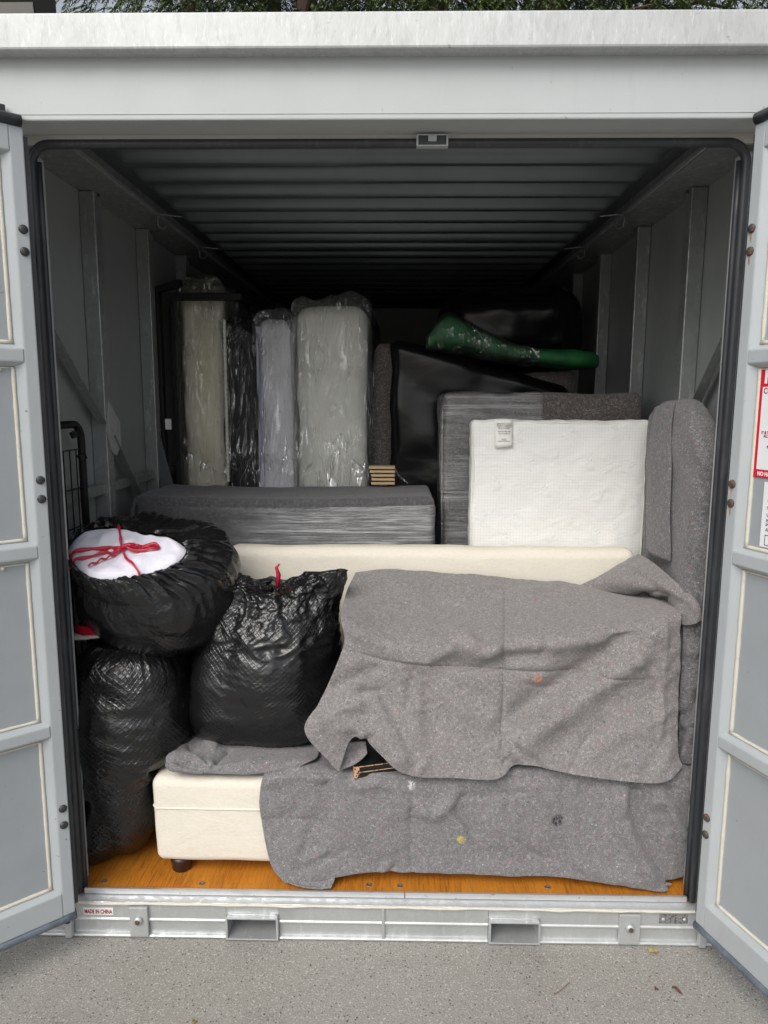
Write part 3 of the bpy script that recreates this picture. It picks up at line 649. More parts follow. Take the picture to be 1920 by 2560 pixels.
for b_ in ((a0+.016, a0+.26, z1-h_*.815, z1-h_*.805), (a0+.016, a0+.26, z0+h_*.03, z0+h_*.04), (a0+.016, a0+.0175, z0+h_*.04, z1-h_*.815)): k.box(b_[0], b_[1], -.0193, -.0188, b_[2], b_[3])
k.xf(wr_).build('printed_box', M['ink'], n2)

# ------------------------------------------------------------------ sofa
sf = thing('sofa', (.08, .35, 0), 'cream linen sofa with low seat and padded back, across the container mouth', 'sofa')
def linen_d(amp, seed):
    return lambda p, n: p+n*(amp*fbm(p, 4, 2, seed)*2)
softbox(-.80, 1.0, .068, .60, .048, .365, .032, .05, linen_d(.004, 1)).build('seat_base', M['linen'], sf, smooth=True)
zs = .257
MB().tube([(-.803, .40, zs), (-.803, .12, zs), (-.799, .085, zs), (-.785, .068, zs), (-.4, .065, zs), (.2, .065, zs), (.98, .066, zs)], .0035, 6).build('welt', M['linen'], sf, smooth=True)
softbox(-.65, 1.0, .605, .725, .30, 1.065, .045, .05, lambda p, n: p+n*(.006*fbm(p, 4, 2, 5)*2)).build('backrest', M['linen'], sf, smooth=True)
for x, y in ((-.72, .118), (.9, .118), (-.72, .54), (.9, .54)):
    MB().lathe((x, y, 0), [(.030,0),(.033,.004),(.038,.04),(.038,.052)], 20).build('foot', M['foot'], sf, smooth=True)

# ------------------------------------------------------------------ black chest under the upper blanket
cb = thing('black_chest', (.43, .35, .366), 'black lacquered wooden chest under the grey blanket, chipped corner showing', 'chest')
a = at(765, 1690, .10)
def chest_bar(x0, x1, y0, y1, z0, z1, nm='board', mt='lacquer'): return MB().box(x0, x1, y0, y1, z0, z1).build(nm, M[mt], cb, bevel=.003)
X0 = -.10
MB().hexa([(X0+.01,.165,.40),(.96,.165,.40),(.96,.57,.40),(X0+.01,.57,.40),(X0+.01,.165,.80),(.96,.165,.80),(.96,.57,.91),(X0+.01,.57,.91)]).build('case', M['lacquer'], cb, bevel=.006)
ca, sa = math.cos(.29), math.sin(.29); K0 = np.array([at(766, 1665, .05)[0], .050])
def turn(p): q = p[:2]; return (K0[0]+q[0]*ca-q[1]*sa, K0[1]+q[0]*sa+q[1]*ca, p[2])
MB().box(0, .55, 0, .30, .384, .424).xf(turn).build('plinth', M['lacquer'], cb, bevel=.002)
MB().tube([turn((x, .0, .4245)) for x in (.0, .2, .4)], .0016, 5).build('worn_edge', M['chip'], cb); MB().tube([turn((x, -.0012, .405)) for x in (.0, .2, .4)], .0014, 5).build('worn_edge', M['chip'], cb)
MB().box(-.0015, .017, -.0015, .02, .385, .4235).xf(turn).build('chipped_corner', M['chip'], cb, bevel=.002)

# ------------------------------------------------------------------ blankets
def blanket(name, label, P, mat, loc=(0, 0, 0), th=.0035, group='grey moving blankets'):
    r = thing(name, loc, label, 'blanket', group); o = MB().grid(P).build('cloth', mat, r, smooth=True, solid=th); return r
up = [
 [(768,1236,.56),(835,1230,.57),(905,1234,.57),(985,1240,.57),(1072,1245,.57),(1130,1252,.57),(1250,1264,.57),(1340,1275,.57),(1420,1282,.57),(1466,1290,.55)],
 [(748,1282,.37),(835,1296,.36),(905,1302,.36),(985,1304,.36),(1072,1306,.36),(1140,1306,.36),(1250,1308,.36),(1340,1306,.36),(1420,1302,.37),(1474,1300,.38)],
 [(736,1334,.15),(830,1375,.135),(905,1384,.13),(985,1384,.13),(1072,1382,.13),(1140,1378,.13),(1250,1366,.13),(1340,1352,.13),(1420,1338,.135),(1472,1326,.16)],
 [(744,1386,.125),(828,1425,.115),(905,1432,.115),(985,1432,.112),(1072,1432,.112),(1145,1430,.112),(1250,1425,.112),(1345,1418,.115),(1425,1410,.115),(1468,1404,.13)],
 [(716,1462,.11),(812,1490,.10),(900,1495,.105),(985,1495,.105),(1075,1495,.105),(1148,1494,.105),(1252,1492,.105),(1350,1490,.11),(1428,1486,.11),(1466,1482,.125)],
 [(688,1520,.08),(790,1545,.07),(885,1556,.075),(985,1560,.075),(1075,1560,.076),(1140,1558,.078),(1252,1560,.076),(1355,1562,.08),(1432,1562,.084),(1464,1560,.10)],
 [(659,1582,.025),(755,1572,.04),(866,1610,.045),(985,1622,.048),(1075,1626,.05),(1132,1610,.058),(1252,1622,.05),(1362,1630,.052),(1436,1632,.058),(1464,1628,.085)],
 [(732,1666,.022),(772,1590,.055),(872,1670,.026),(985,1681,.022),(1072,1683,.020),(1126,1652,.042),(1250,1675,.024),(1372,1690,.020),(1440,1688,.026),(1474,1655,.07)]]
folds = [([(1092,1255),(1090,1380),(1088,1500),(1082,1640)], -.007, 5, 'c'), ([(745,1402),(830,1427),(950,1440),(1090,1450),(1250,1456),(1420,1468)], -.006, 5, 'c'),
 ([(1395,1375),(1300,1445),(1200,1515),(1095,1585)], -.026, 24, 's'), ([(995,1355),(975,1395),(920,1428),(860,1422)], .014, 16, 'r'), ([(1000,1362),(1035,1410),(1085,1405)], .012, 15, 'r'),
 ([(975,1432),(1040,1445),(1095,1425),(1180,1410)], -.010, 13, 'r'), ([(742,1400),(790,1490),(850,1600),(880,1660)], .017, 22, 'r'), ([(770,1470),(820,1560),(865,1640)], -.012, 20, 'r'), ([(820,1490),(860,1570),(905,1650)], -.010, 15, 'r'),
 ([(690,1500),(770,1460),(830,1440)], -.009, 14, 'r'), ([(1438,1335),(1432,1450),(1426,1620)], .006, 8, 'r'), ([(1370,1365),(1395,1420),(1412,1450)], -.006, 7, 'r'), ([(1180,1400),(1240,1385),(1330,1390)], .008, 16, 'r'),
 ([(930,1480),(1010,1540),(1080,1560)], .008, 22, 'r'), ([(1110,1640),(1200,1560),(1300,1520)], .009, 26, 'r'), ([(1250,1650),(1330,1590),(1420,1560)], .007, 22, 'r'), ([(905,1500),(900,1600),(920,1670)], .008, 16, 'r'),
 ([(830,1270),(960,1262),(1090,1280)], .010, 16, 'r'), ([(1090,1285),(1200,1270),(1350,1300),(1450,1312)], .008, 12, 'r'), ([(1085,1640),(1110,1655),(1126,1650)], -.01, 12, 'r'), ([(840,1330),(950,1320),(1060,1335)], -.006, 18, 'r'), ([(672,1570),(740,1530),(790,1520)], .012, 16, 'r')]
P = cloth(up, 250, 210, folds+small_folds((720,1460,1290,1670), 26, 3), .0045, 8, 11)
ub = blanket('moving_blanket', 'grey felt moving blanket draped over the black chest, flecked with orange and red', P, M['felt_up'])
fc = [
 [(1250,1266,.575),(1295,1243,.58),(1340,1219,.585),(1380,1196,.585)],
 [(1300,1276,.54),(1345,1254,.49),(1390,1232,.44),(1412,1216,.43)],
 [(1345,1281,.49),(1388,1268,.39),(1430,1256,.31),(1448,1246,.29)],
 [(1395,1284,.42),(1430,1284,.30),(1466,1280,.21),(1486,1278,.18)],
 [(1432,1290,.35),(1460,1300,.22),(1494,1304,.13),(1508,1302,.12)],
 [(1452,1312,.28),(1472,1326,.17),(1502,1326,.11),(1514,1322,.105)],
 [(1462,1334,.22),(1476,1350,.15),(1500,1348,.10),(1516,1340,.10)]]
P = cloth(fc, 60, 60, [([(1300,1255),(1380,1262),(1440,1290)], .010, 12, 'r'), ([(1360,1215),(1430,1262),(1490,1300)], .006, 8, 'r'), ([(1380,1283),(1420,1278),(1450,1292)], -.012, 8, 'r')], .004, 9, 4)
MB().grid(P).build('turned_corner', M['felt_up'], ub, smooth=True, solid=.004)
cl = [
 [(732,1667,.020),(712,1645,.030),(706,1622,.042)],
 [(745,1660,.042),(728,1638,.06),(728,1612,.066)],
 [(765,1652,.056),(752,1628,.08),(756,1604,.08)],
 [(782,1640,.08),(776,1620,.105),(778,1602,.105)],
 [(794,1628,.085),(792,1614,.105),(790,1602,.105)]]
P = cloth(cl, 30, 40, [], .003, 9, 8)
MB().grid(P).build('curled_hem', M['felt_up'], ub, smooth=True, solid=.004)

low = [
 [(640,1560,.48),(700,1560,.48),(800,1560,.48),(885,1560,.48),(985,1560,.48),(1100,1560,.48),(1220,1560,.48),(1340,1560,.48),(1425,1560,.48),(1480,1575,.46)],
 [(604,1640,.13),(695,1644,.13),(790,1656,.12),(885,1656,.115),(985,1645,.115),(1100,1645,.115),(1220,1645,.115),(1340,1648,.115),(1428,1652,.115),(1500,1650,.13)],
 [(572,1672,.068),(690,1672,.064),(790,1680,.062),(885,1685,.06),(985,1684,.06),(1100,1684,.06),(1220,1685,.06),(1345,1690,.06),(1432,1690,.062),(1506,1690,.08)],
 [(561,1720,.056),(692,1718,.05),(790,1722,.05),(886,1724,.05),(985,1724,.05),(1100,1724,.05),(1222,1725,.05),(1350,1727,.048),(1440,1728,.052),(1507,1728,.07)],
 [(564,1770,.050),(694,1766,.045),(790,1768,.045),(887,1770,.046),(985,1770,.045),(1100,1770,.045),(1224,1772,.045),(1355,1772,.042),(1450,1770,.052),(1506,1768,.075)],
 [(576,1832,.046),(698,1826,.04),(790,1822,.042),(889,1822,.044),(985,1824,.042),(1100,1826,.042),(1226,1828,.042),(1370,1834,.034),(1455,1826,.052),(1500,1822,.078)],
 [(590,1876,.040),(706,1868,.035),(795,1862,.04),(890,1862,.044),(985,1866,.04),(1100,1868,.04),(1228,1870,.04),(1392,1884,.026),(1452,1866,.054),(1494,1864,.08)],
 [(616,1908,.026),(716,1896,.028),(800,1884,.038),(890,1884,.044),(988,1888,.04),(1100,1891,.04),(1232,1896,.038),(1424,1922,.022),(1446,1904,.046),(1490,1890,.078)]]
folds = [([(886,1735),(890,1800),(892,1886)], -.010, 7, 'c'), ([(992,1688),(975,1730),(940,1760),(890,1745)], .012, 14, 'r'), ([(860,1700),(880,1740),(886,1770)], .010, 12, 'r'), ([(1214,1690),(1222,1780),(1228,1880)], -.008, 6, 'c'), ([(1236,1690),(1240,1780),(1246,1870)], .005, 9, 'r'),
 ([(1360,1695),(1357,1740),(1368,1790),(1402,1855),(1432,1905)], .024, 15, 's'), ([(1434,1697),(1465,1755),(1496,1808)], .012, 12, 's'), ([(990,1722),(1060,1716),(1140,1712)], -.007, 6, 'c'),
 ([(707,1682),(704,1730),(700,1790)], -.012, 10, 'c'), ([(565,1772),(630,1770),(700,1776)], -.006, 6, 'c'), ([(560,1690),(640,1672),(700,1680)], .008, 14, 'r'), ([(760,1700),(820,1690),(870,1700)], .008, 13, 'r'), ([(600,1760),(640,1830),(700,1900)], .008, 22, 'r'),
 ([(1040,1760),(1110,1800),(1190,1820)], .006, 28, 'r'), ([(940,1830),(1050,1850),(1180,1850)], -.004, 24, 'r'), ([(720,1740),(780,1800),(860,1840)], .007, 22, 'r'), ([(1225,1850),(1300,1885),(1390,1910)], .008, 16, 'r')]
P = cloth(low, 250, 160, folds+small_folds((580,1490,1690,1890), 22, 5), .004, 8, 23)
fr_ = P[..., 2] < .35; P[..., 1] = np.where(fr_, np.minimum(P[..., 1], .056+.02*np.clip((P[..., 0]-.99)/.06, 0, 1)), P[..., 1]); P[..., 2] = np.where(~fr_ & (P[..., 1] > .08), np.maximum(P[..., 2], .3755), P[..., 2])
lb = blanket('moving_blanket', 'grey felt moving blanket hanging down over the front of the cream sofa seat', P, M['felt_low'])
tl = [[(616,1900,.030),(645,1904,.027),(680,1900,.026),(727,1884,.030)], [(624,1906,.020),(650,1912,.016),(684,1914,.014),(722,1902,.018)], [(634,1910,.010),(655,1916,.004),(688,1920,.0),(715,1919,.004)]]
P = cloth(tl, 40, 24, [], .002, 9, 8)
P[..., 2] = np.maximum(P[..., 2], .004); MB().grid(P).build('trailing_hem', M['felt_low'], lb, smooth=True, solid=.005)

cb2 = [
 [(405,1585,.30),(450,1590,.30),(520,1596,.30),(600,1600,.30),(690,1606,.30)],
 [(392,1602,.215),(440,1606,.22),(520,1610,.22),(600,1612,.22),(690,1614,.22)],
 [(372,1626,.13),(420,1630,.145),(500,1634,.14),(590,1634,.14),(688,1630,.15)],
 [(358,1640,.075),(410,1646,.085),(490,1650,.08),(580,1646,.09),(680,1640,.105)],
 [(364,1660,.058),(420,1666,.058),(480,1668,.058),(560,1664,.062),(660,1650,.085)],
 [(372,1668,.056),(430,1670,.056),(490,1672,.057),(550,1672,.058),(640,1660,.075)]]
P = cloth(cb2, 130, 70, [([(360,1642),(420,1640),(470,1655)], .016, 9, 'r'), ([(405,1600),(425,1630),(455,1655)], -.014, 8, 'c'), ([(500,1612),(470,1640),(455,1660)], -.012, 7, 'c'), ([(440,1600),(470,1620)], .012, 10, 'r'), ([(520,1640),(600,1640),(680,1630)], .004, 12, 'r')], .004, 9, 31)
tb = blanket('moving_blanket', 'grey felt moving blanket folded on the sofa seat beneath the tied black bag', P, M['felt_low'])
rl = [[(362,1644,.062),(382,1652,.054),(410,1662,.052),(440,1668,.056)], [(358,1652,.058),(380,1660,.050),(412,1668,.050),(440,1671,.055)], [(366,1664,.058),(384,1667,.056),(412,1670,.056),(440,1672,.058)]]
MB().grid(cloth(rl, 24, 14, [], .002, 9, 8)).build('rolled_hem', M['felt_low'], tb, smooth=True, solid=.004)

# tall item in a blanket against the right wall
def tall_d(p, n):
    q = p.copy(); y = p[1]; zt_ = 1.655-.20*(max(0, .43-y)/.28)**2.2-.05*(max(0, y-.5)/.18)**2
    if p[2] > 1.2: q[2] = 1.2+(p[2]-1.2)*(zt_-1.2)/.455
    return q+n*(.005*fbm(p*np.array([1,1,.35]), 14, 3, 2)*2+.010*fbm(p, 4, 2, 8)*2)
tw = thing('blanket_wrapped_furniture', (1.085, .5, 0), 'tall panel wrapped in a grey blanket, standing against the right wall', 'wrapped furniture', 'furniture wrapped in blankets')
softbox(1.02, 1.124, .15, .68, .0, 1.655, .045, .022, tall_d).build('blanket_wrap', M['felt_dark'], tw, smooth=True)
P = np.zeros((60, 10, 3))
for i, t in enumerate(np.linspace(0, 1, 60)):
    z = 1.645-t*.56
    for j, s in enumerate(np.linspace(0, 1, 10)):
        y = .33+.22*s+.02*math.sin(t*5); f = np.clip((z-1.30)/.36, 0, 1)
        P[i, j] = (1.012-.017*math.sin(s*math.pi*.75)-.004+.008*nz((z, s, 1), 6)+.030*f**3*.6, y+.06*f**2*(1-s), z-.02*f*s)
MB().grid(P).build('blanket_fold', M['felt_dark'], tw, smooth=True, solid=.004)
lo_ = [[(1476,1345,.16),(1500,1335,.14),(1534,1330,.13)],[(1474,1420,.155),(1502,1420,.13),(1532,1420,.125)],[(1468,1500,.15),(1500,1510,.12),(1530,1500,.115)],[(1466,1580,.15),(1494,1590,.11),(1524,1560,.105)],[(1462,1650,.145),(1490,1650,.10),(1512,1640,.095)]]
P = cloth(lo_, 40, 90, [([(1470,1560),(1500,1545),(1525,1490)], .014, 10, 's'), ([(1480,1400),(1510,1410)], .01, 14, 'r'), ([(1474,1650),(1486,1600),(1500,1570)], .012, 8, 'r')], .006, 10, 5)
MB().grid(P).build('blanket_tail', M['felt_dark'], tw, smooth=True, solid=.004)

# ------------------------------------------------------------------ long low piece in blanket and stretch wrap
wl = thing('wrapped_bench', (-.44, 1.0, 0), 'long low piece in dark blanket bound with clear stretch wrap, behind the sofa', 'wrapped furniture', 'furniture wrapped in blankets')
def wl_d(p, n):
    k = 1.0 if p[0] < -.8 else .35
    return p+n*(.010*fbm(p, 7, 3, 3)*2*k)+np.array([0, 0, .010*math.sin(p[0]*3)])
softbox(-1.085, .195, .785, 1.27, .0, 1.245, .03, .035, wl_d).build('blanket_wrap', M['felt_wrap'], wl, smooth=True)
def wl_f(p, n): return wl_d(p, n)+n*(.0022+.0022*fbm(p*np.array([.3,1,1]), 22, 2, 9))
softbox(-1.086, .199, .782, 1.15, .4, 1.222, .03, .03, wl_f).build('stretch_film', M['stretch'], wl, smooth=True)
cr_ = MB()
for k in range(5):
    x = -1.07+.03*k; cr_.tube([(x, .79+.02*k, 1.235), (x-.012, .776, 1.18-.01*k), (x+.012, .772, 1.10), (x+.02, .776, .98)], [.006,.010,.008,.003], 6)
cr_.build('blanket_pleat', M['felt_wrap'], wl, smooth=True)

# ------------------------------------------------------------------ white mattress with bunny print
cm = thing('white_mattress', (.70, .83, 0), 'small white checked mattress with rabbit print and sewn tag, standing upright', 'mattress')
xa, xb = at(1018, 1000, .77)[0], at(1402, 1000, .77)[0]; zt = at(1200, 908, .77)[2]
def cm_d(p, n):
    q = p+n*(.005*fbm(p, 5, 3, 3)*2+.0022*fbm(p*np.array([1.0,1,1.0]), 24, 2, 6)*2)
    if p[2] > zt-.05: q[2] += .006*nz(p, 9, 2)
    return q
softbox(xa, xb, .77, .88, 0, zt, .022, .02, cm_d).build('mattress_body', M['crib'], cm, smooth=True)
pts = [(xa+.012, .772, z) for z in np.linspace(.6, zt-.02, 20)]+[(x, .772+.002*nz((x,0,0), 9), zt-.012+.004*nz((x, 3, 0), 12)) for x in np.linspace(xa+.03, xb-.02, 40)]+[(xb-.012, .772, z) for z in np.linspace(zt-.02, .6, 20)]
MB().tube(pts, .0035, 5).build('piping', M['tag'], cm, smooth=True)
def rabbit(cx, cz, ang, fl_):
    k = MB(); ca, sa = math.cos(ang), math.sin(ang)
    for ex, ez, rx_, rz_ in ((0,0,.018,.015),(.018*fl_,.013,.010,.009),(.014*fl_,.030,.004,.012),(.026*fl_,.029,.004,.011),(-.018*fl_,.004,.006,.006)):
        G = []
        for rad, h in ((1, 0), (.7, .0006), (.05, .0009)):
            G.append([(cx+ca*(ex+rx_*rad*math.cos(t))-sa*(ez+rz_*rad*math.sin(t)), .7672-h, cz+sa*(ex+rx_*rad*math.cos(t))+ca*(ez+rz_*rad*math.sin(t))) for t in np.linspace(0, 2*math.pi, 10, endpoint=False)])
        k.grid(np.array(G), cv=True)
    k.v = [(x, cm_d(np.array([x, .77, z]), np.array([0, -1., 0]))[1]-.0006-(.7672-y), z) for x, y, z in k.v]; return k
for u, v, a_ in ((1062,965,.2),(1120,948,-.7),(1200,985,.5),(1275,1010,-.4),(1330,940,.8),(1140,1010,-.9),(1228,940,.3),(1075,1052,.9),(1180,1068,-.5),(1290,1080,.2),(1362,1020,-.8),(1372,1090,.6),(1040,1120,.2),(1115,1130,-.6),(1230,1130,.7),(1335,1150,-.3),(1088,1170,.5),(1185,1165,.1),(1285,1165,-.9)):
    p = at(u, v, .767); rabbit(p[0], p[2], a_, 1 if a_ > 0 else -1).build('rabbit_motif', M['motif'], cm, smooth=True)
a, b = at(1068, 906, .762), at(1107, 964, .762)
tg = MB().grid(np.array([[(x, .762-.008*t*t+.002*math.sin(x*90), a[2]+(b[2]-a[2])*t-.006*(t*(1-(x-a[0])/(b[0]-a[0]))))for x in np.linspace(a[0]+.004*t_, b[0], 6)] for t, t_ in [(q, q) for q in np.linspace(0, 1, 8)]])).build('care_tag', M['tag'], cm, smooth=True, solid=.001)
lines = ['UNDER PENALTY OF LAW', 'THIS TAG NOT TO BE REMOVED', 'EXCEPT BY THE CONSUMER', 'ALL NEW MATERIAL', 'POLYESTER FIBER 100%', 'REG. NO. PA-28002 (RI)', 'MADE BY', "CHILDREN'S PRODUCTS LLC"]
for i, s_ in enumerate(lines):
    f = (.16, .22, .28, .34, .45, .53, .74, .81)[i]; z = a[2]+(b[2]-a[2])*f
    text('lettering', s_, M['ink'], tg, ((a[0]+b[0])/2+.002, .7595-.008*f*f, z-.002), (1,0,0), (0,0,1), .0064 if i < 6 else .006, 0, 'CENTER', .82 if len(s_) < 22 else .68)

# ------------------------------------------------------------------ tall wrapped dresser behind it
wd = thing('wrapped_dresser', (.67, 1.15, 0), 'tall box shape in blanket and shiny stretch wrap behind the white mattress', 'wrapped furniture', 'furniture wrapped in blankets')
xa2, xb2 = at(958, 1000, .95)[0], at(1388, 900, .95)[0]; zt2 = at(1100, 850, .95)[2]
wdd = lambda p, n: p+n*(.006*fbm(p, 8, 3, 12)*2)+np.array([0, 0, .006*nz((p[0], 0, 0), 5)])
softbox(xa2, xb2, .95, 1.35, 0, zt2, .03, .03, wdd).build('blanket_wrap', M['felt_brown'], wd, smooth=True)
def wdf(p, n): return wdd(p, n)+n*(.0030+.003*fbm(p*np.array([.4,1,1]), 20, 2, 4)*2)
xm = at(1180, 860, .95)[0]
softbox(xa2-.003, xm, .946, 1.352, .3, zt2+.003, .03, .025, wdf).build('stretch_film', M['stretch2'], wd, smooth=True)
k = MB()
for i in range(7):
    x = xa2+.0+.012*i; k.tube([(xa2-.004, .97+.03*i, zt2-.02), (xa2-.008, .955+.02*i, zt2-.2-.02*i), (xa2-.004, .945, zt2-.55), (xa2-.002, .95, zt2-.8)], [.003,.006,.005,.002], 5)
k.build('film_pleat', M['stretch2'], wd, smooth=True)
MB().box(.215, .30, 1.0, 1.2, .0, 1.12).build('navy_gap_box', M['navy'], wd, bevel=.02)  # navy box filling the gap between the wrapped pieces

# ------------------------------------------------------------------ mattresses in clear bags at the back left
def bagged(name, label, x0, x1, y0, y1, zt, mat, seed, group='mattresses standing in clear plastic bags', film_grow=.012, top=.05, fm='film'):
    r = thing(name, ((x0+x1)/2, (y0+y1)/2, 0), label, 'mattress', group)
    softbox(x0, x1, y0, y1, 0, zt, .07, .05, lambda p, n: p+n*(.010*fbm(p, 5, 2, seed)*2)).build('mattress_body', mat, r, smooth=True)
    g = film_grow
    def fd(p, n):
        t = np.clip((p[2]-zt+.25)/.3, 0, 1)
        a = .012*fbm(p*np.array([1,1,.5]), 6, 3, seed+5)*2+.010*ridge(p*np.array([1.2,1,.45]), 9, seed+9)-.004
        q = p+n*(a if a > -.006 else -.006)
        if n[2] > .3: q[2] += top*max(0, .4+fbm(p, 5, 2, seed+2)*1.6)*(1-abs(2*(p[0]-x0)/(x1-x0)-1)**2*.5)
        return q
    softbox(x0-g, x1+g, y0-g-.004, y1+g, .9, zt+g+.006, .05, .022, fd).build('plastic_cover', M[fm], r, smooth=True)
    return r
bagged('bagged_mattress', 'cream mattress in a clear bag, leftmost and tallest of the bagged mattresses', at(389,800,1.45)[0], at(486,800,1.45)[0], 1.45, 2.75, 2.185, M['cream'], 1, top=.08)
r2_ = bagged('bagged_mattress', 'black mattress in a clear bag, between the cream and lilac white ones', at(490,900,1.42)[0], at(556,900,1.42)[0], 1.42, 2.6, 2.00, M['darkmat'], 2, film_grow=.014, fm='film2')
r3 = bagged('bagged_mattress', 'lilac white mattress in a clear bag, right beside the black one', at(557,900,1.42)[0], at(637,900,1.42)[0], 1.42, 2.6, 2.05, M['white'], 3, film_grow=.014, top=.03)
x_ = at(557,900,1.42)[0]; MB().box(x_-.001, x_+.028, 1.412, 1.45, .7, 2.01).build('border_strip', M['lilac'], r3, bevel=.006)
bagged('bagged_mattress', 'broad off-white mattress in a clear bag, rightmost of the bagged mattresses', at(640,900,1.42)[0], at(794,900,1.42)[0], 1.42, 2.95, 2.115, M['offwhite'], 4, film_grow=.020, top=.035)
MB().tube([at(484+9*t,690+350*t,1.40-.0*t)+np.array([0,0,0]) for t in np.linspace(0, 1, 70)], [.006+.003*(i%2) for i in range(70)], 6).build('white_binding', M['sticker'], r2_, smooth=False)

# ------------------------------------------------------------------ black steel bed frame, grey board, wire panel
bf = thing('bed_frame', (-1.07, 1.32, 0), 'black steel bed frame stood on end left of the bagged mattresses', 'bed frame')
def bar(u0, v0, u1, v1, y, dep, name='rail', p=bf, zbot=None):
    a, b = at(u0, v0, y), at(u1, v1, y); z0 = b[2] if zbot is None else zbot
    MB().box(a[0], b[0], y, y+dep, z0, a[2]).build(name, M['bsteel'], p, bevel=.004)
bar(331, 622, 358, 1000, 1.34, .05, 'post', zbot=0); bar(366, 640, 391, 1000, 1.28, .05, 'post', zbot=0)
bar(361, 632, 520, 648, 1.275, .045, 'cross_rail')
a, b = at(328, 628, 1.34), at(388, 608, 1.34)
MB().hexa([(a[0],1.335,a[2]-.012),(b[0],1.335,b[2]-.02),(b[0],1.39,b[2]-.02),(a[0],1.39,a[2]-.012),(a[0],1.335,a[2]+.014),(b[0],1.335,b[2]+.012),(b[0],1.39,b[2]+.012),(a[0],1.39,a[2]+.014)]).build('cross_rail', M['bsteel'], bf, bevel=.003)
a = at(362, 905, 1.27); MB().box(a[0]-.01, a[0]+.018, 1.262, 1.272, a[2]-.05, a[2]).build('white_label', M['sticker'], bf)
gb = thing('grey_board', (-1.1, 1.30, 0), 'narrow dark grey board leaning between the bed frame and left wall', 'board')
a, b, c, d = at(318, 937, 1.30), at(342, 931, 1.30), at(373, 1045, 1.278), at(346, 1045, 1.278)
lean = (d-a)/(a[2]-d[2]); a2 = d+lean*d[2]; b2 = c+lean*c[2]
MB().hexa([(a2[0],1.20,0),(b2[0],1.20,0),(b2[0],1.215,0),(a2[0],1.215,0),(a[0],1.30,a[2]),(b[0],1.30,b[2]),(b[0],1.315,b[2]),(a[0],1.315,a[2])]).build('board_panel', M['greyboard'], gb, bevel=.002)
wp = thing('wire_rack', (-1.10, .3, 0), 'black tubular rack end with wire mesh against the left wall', 'wire rack')
xw = -1.124; zt_ = 1.56
arc = [(xw, .12, zt_)]+[(xw, .36+.06*math.sin(t), zt_-.06+.06*math.cos(t)) for t in np.linspace(0, math.pi/2, 7)]+[(xw, .42, .02)]
MB().tube(arc, .014, 10).build('tube_frame', M['bsteel'], wp, smooth=True)
MB().tube([(xw, .12, zt_), (xw, .12, .02)], .014, 10).build('tube_frame', M['bsteel'], wp, smooth=True)
for y in (.17, .22, .27, .32, .37): MB().tube([(xw, y, 1.47), (xw, y, .2)], .0026, 6).build('wire', M['bsteel'], wp)
for z in (1.47, 1.33, 1.19, 1.05): MB().tube([(xw+.004, .13, z), (xw+.004, .42, z)], .0026, 6).build('wire', M['bsteel'], wp)
for z in (1.535, 1.45): MB().tube([(xw, .36+.05*(z < 1.5), z), (xw+.006, .365+.05*(z < 1.5), z-.02)], .017, 8).build('clip', M['bsteel'], wp)

# ------------------------------------------------------------------ black film wrapped piece, slats, green roll, bag on top
bw = thing('film_wrapped_piece', (.4, 1.8, 0), 'bulky piece in brown blanket swathed in black stretch film, centre back', 'wrapped furniture', 'furniture wrapped in blankets')
def bw_d(p, n):
    q = p.copy(); t = np.clip((p[2]-1.2)/.75, 0, 1); q[2] -= t*(.05+.26*np.clip((p[0]-.0)/.95, 0, 1))
    q[0] += -.03*np.clip((1.45-p[2])/.25, 0, 1)*(n[0] < 0)
    return q+n*(.018*fbm(p, 3, 2, 5)*2+.003*ridge(p*np.array([.5,1,2]), 7, 3))
softbox(.0, .93, 1.47, 2.2, 0, 2.02, .07, .035, bw_d).build('black_film', M['blackfilm'], bw, smooth=True)
def bl_d(p, n):
    q = p.copy(); t = np.clip((p[2]-1.5)/.5, 0, 1); q[0] = -.045+(p[0]+.045)*(1-.55*t**1.6)+.03*t
    return q+n*(.010*fbm(p*np.array([1,1,.3]), 12, 2, 7)*2)
softbox(-.125, .02, 1.50, 1.9, 0, 1.94, .05, .03, bl_d).build('blanket_wrap', M['felt_brown'], bw, smooth=True)
softbox(.70, .965, 1.55, 2.1, 0, 1.80, .05, .05, lambda p, n: p+n*(.010*fbm(p, 8, 2, 7)*2)).build('blanket_wrap', M['felt_brown'], bw, smooth=True)
MB().tube([at(838,1028,1.30), at(850,1010,1.32), at(868,1034,1.30), at(880,1043,1.26)], [.006,.008,.006,.004], 6).build('film_tail', M['film'], bw, smooth=True)
sl_ = thing('slat_stack', (-.03, 1.2, 1.25), 'stack of pale wooden bed slats lying behind the wrapped bench', 'bed slats')
for i, (v, off) in enumerate(((1037, .012), (1030, .014), (1023, .012), (1015, .004), (1006, 0.0))):
    a = at(797, v, 1.20)
    MB().box(a[0]+off, .028, 1.16, 1.235, 1.258+.0185*i, 1.258+.0185*i+.012).build('slat', M['pine'], sl_, bevel=.002)
for i in range(4): MB().box(-.095, -.072, 1.165, 1.23, 1.258+.0185*i+.0125, 1.258+.0185*(i+1)-.0005).build('slat_cap', M['lacquer'], sl_)
gr = thing('green_roll', (.65, 1.6, 1.85), 'dark green bundle in shiny wrap lying on the black film piece', 'bundle')
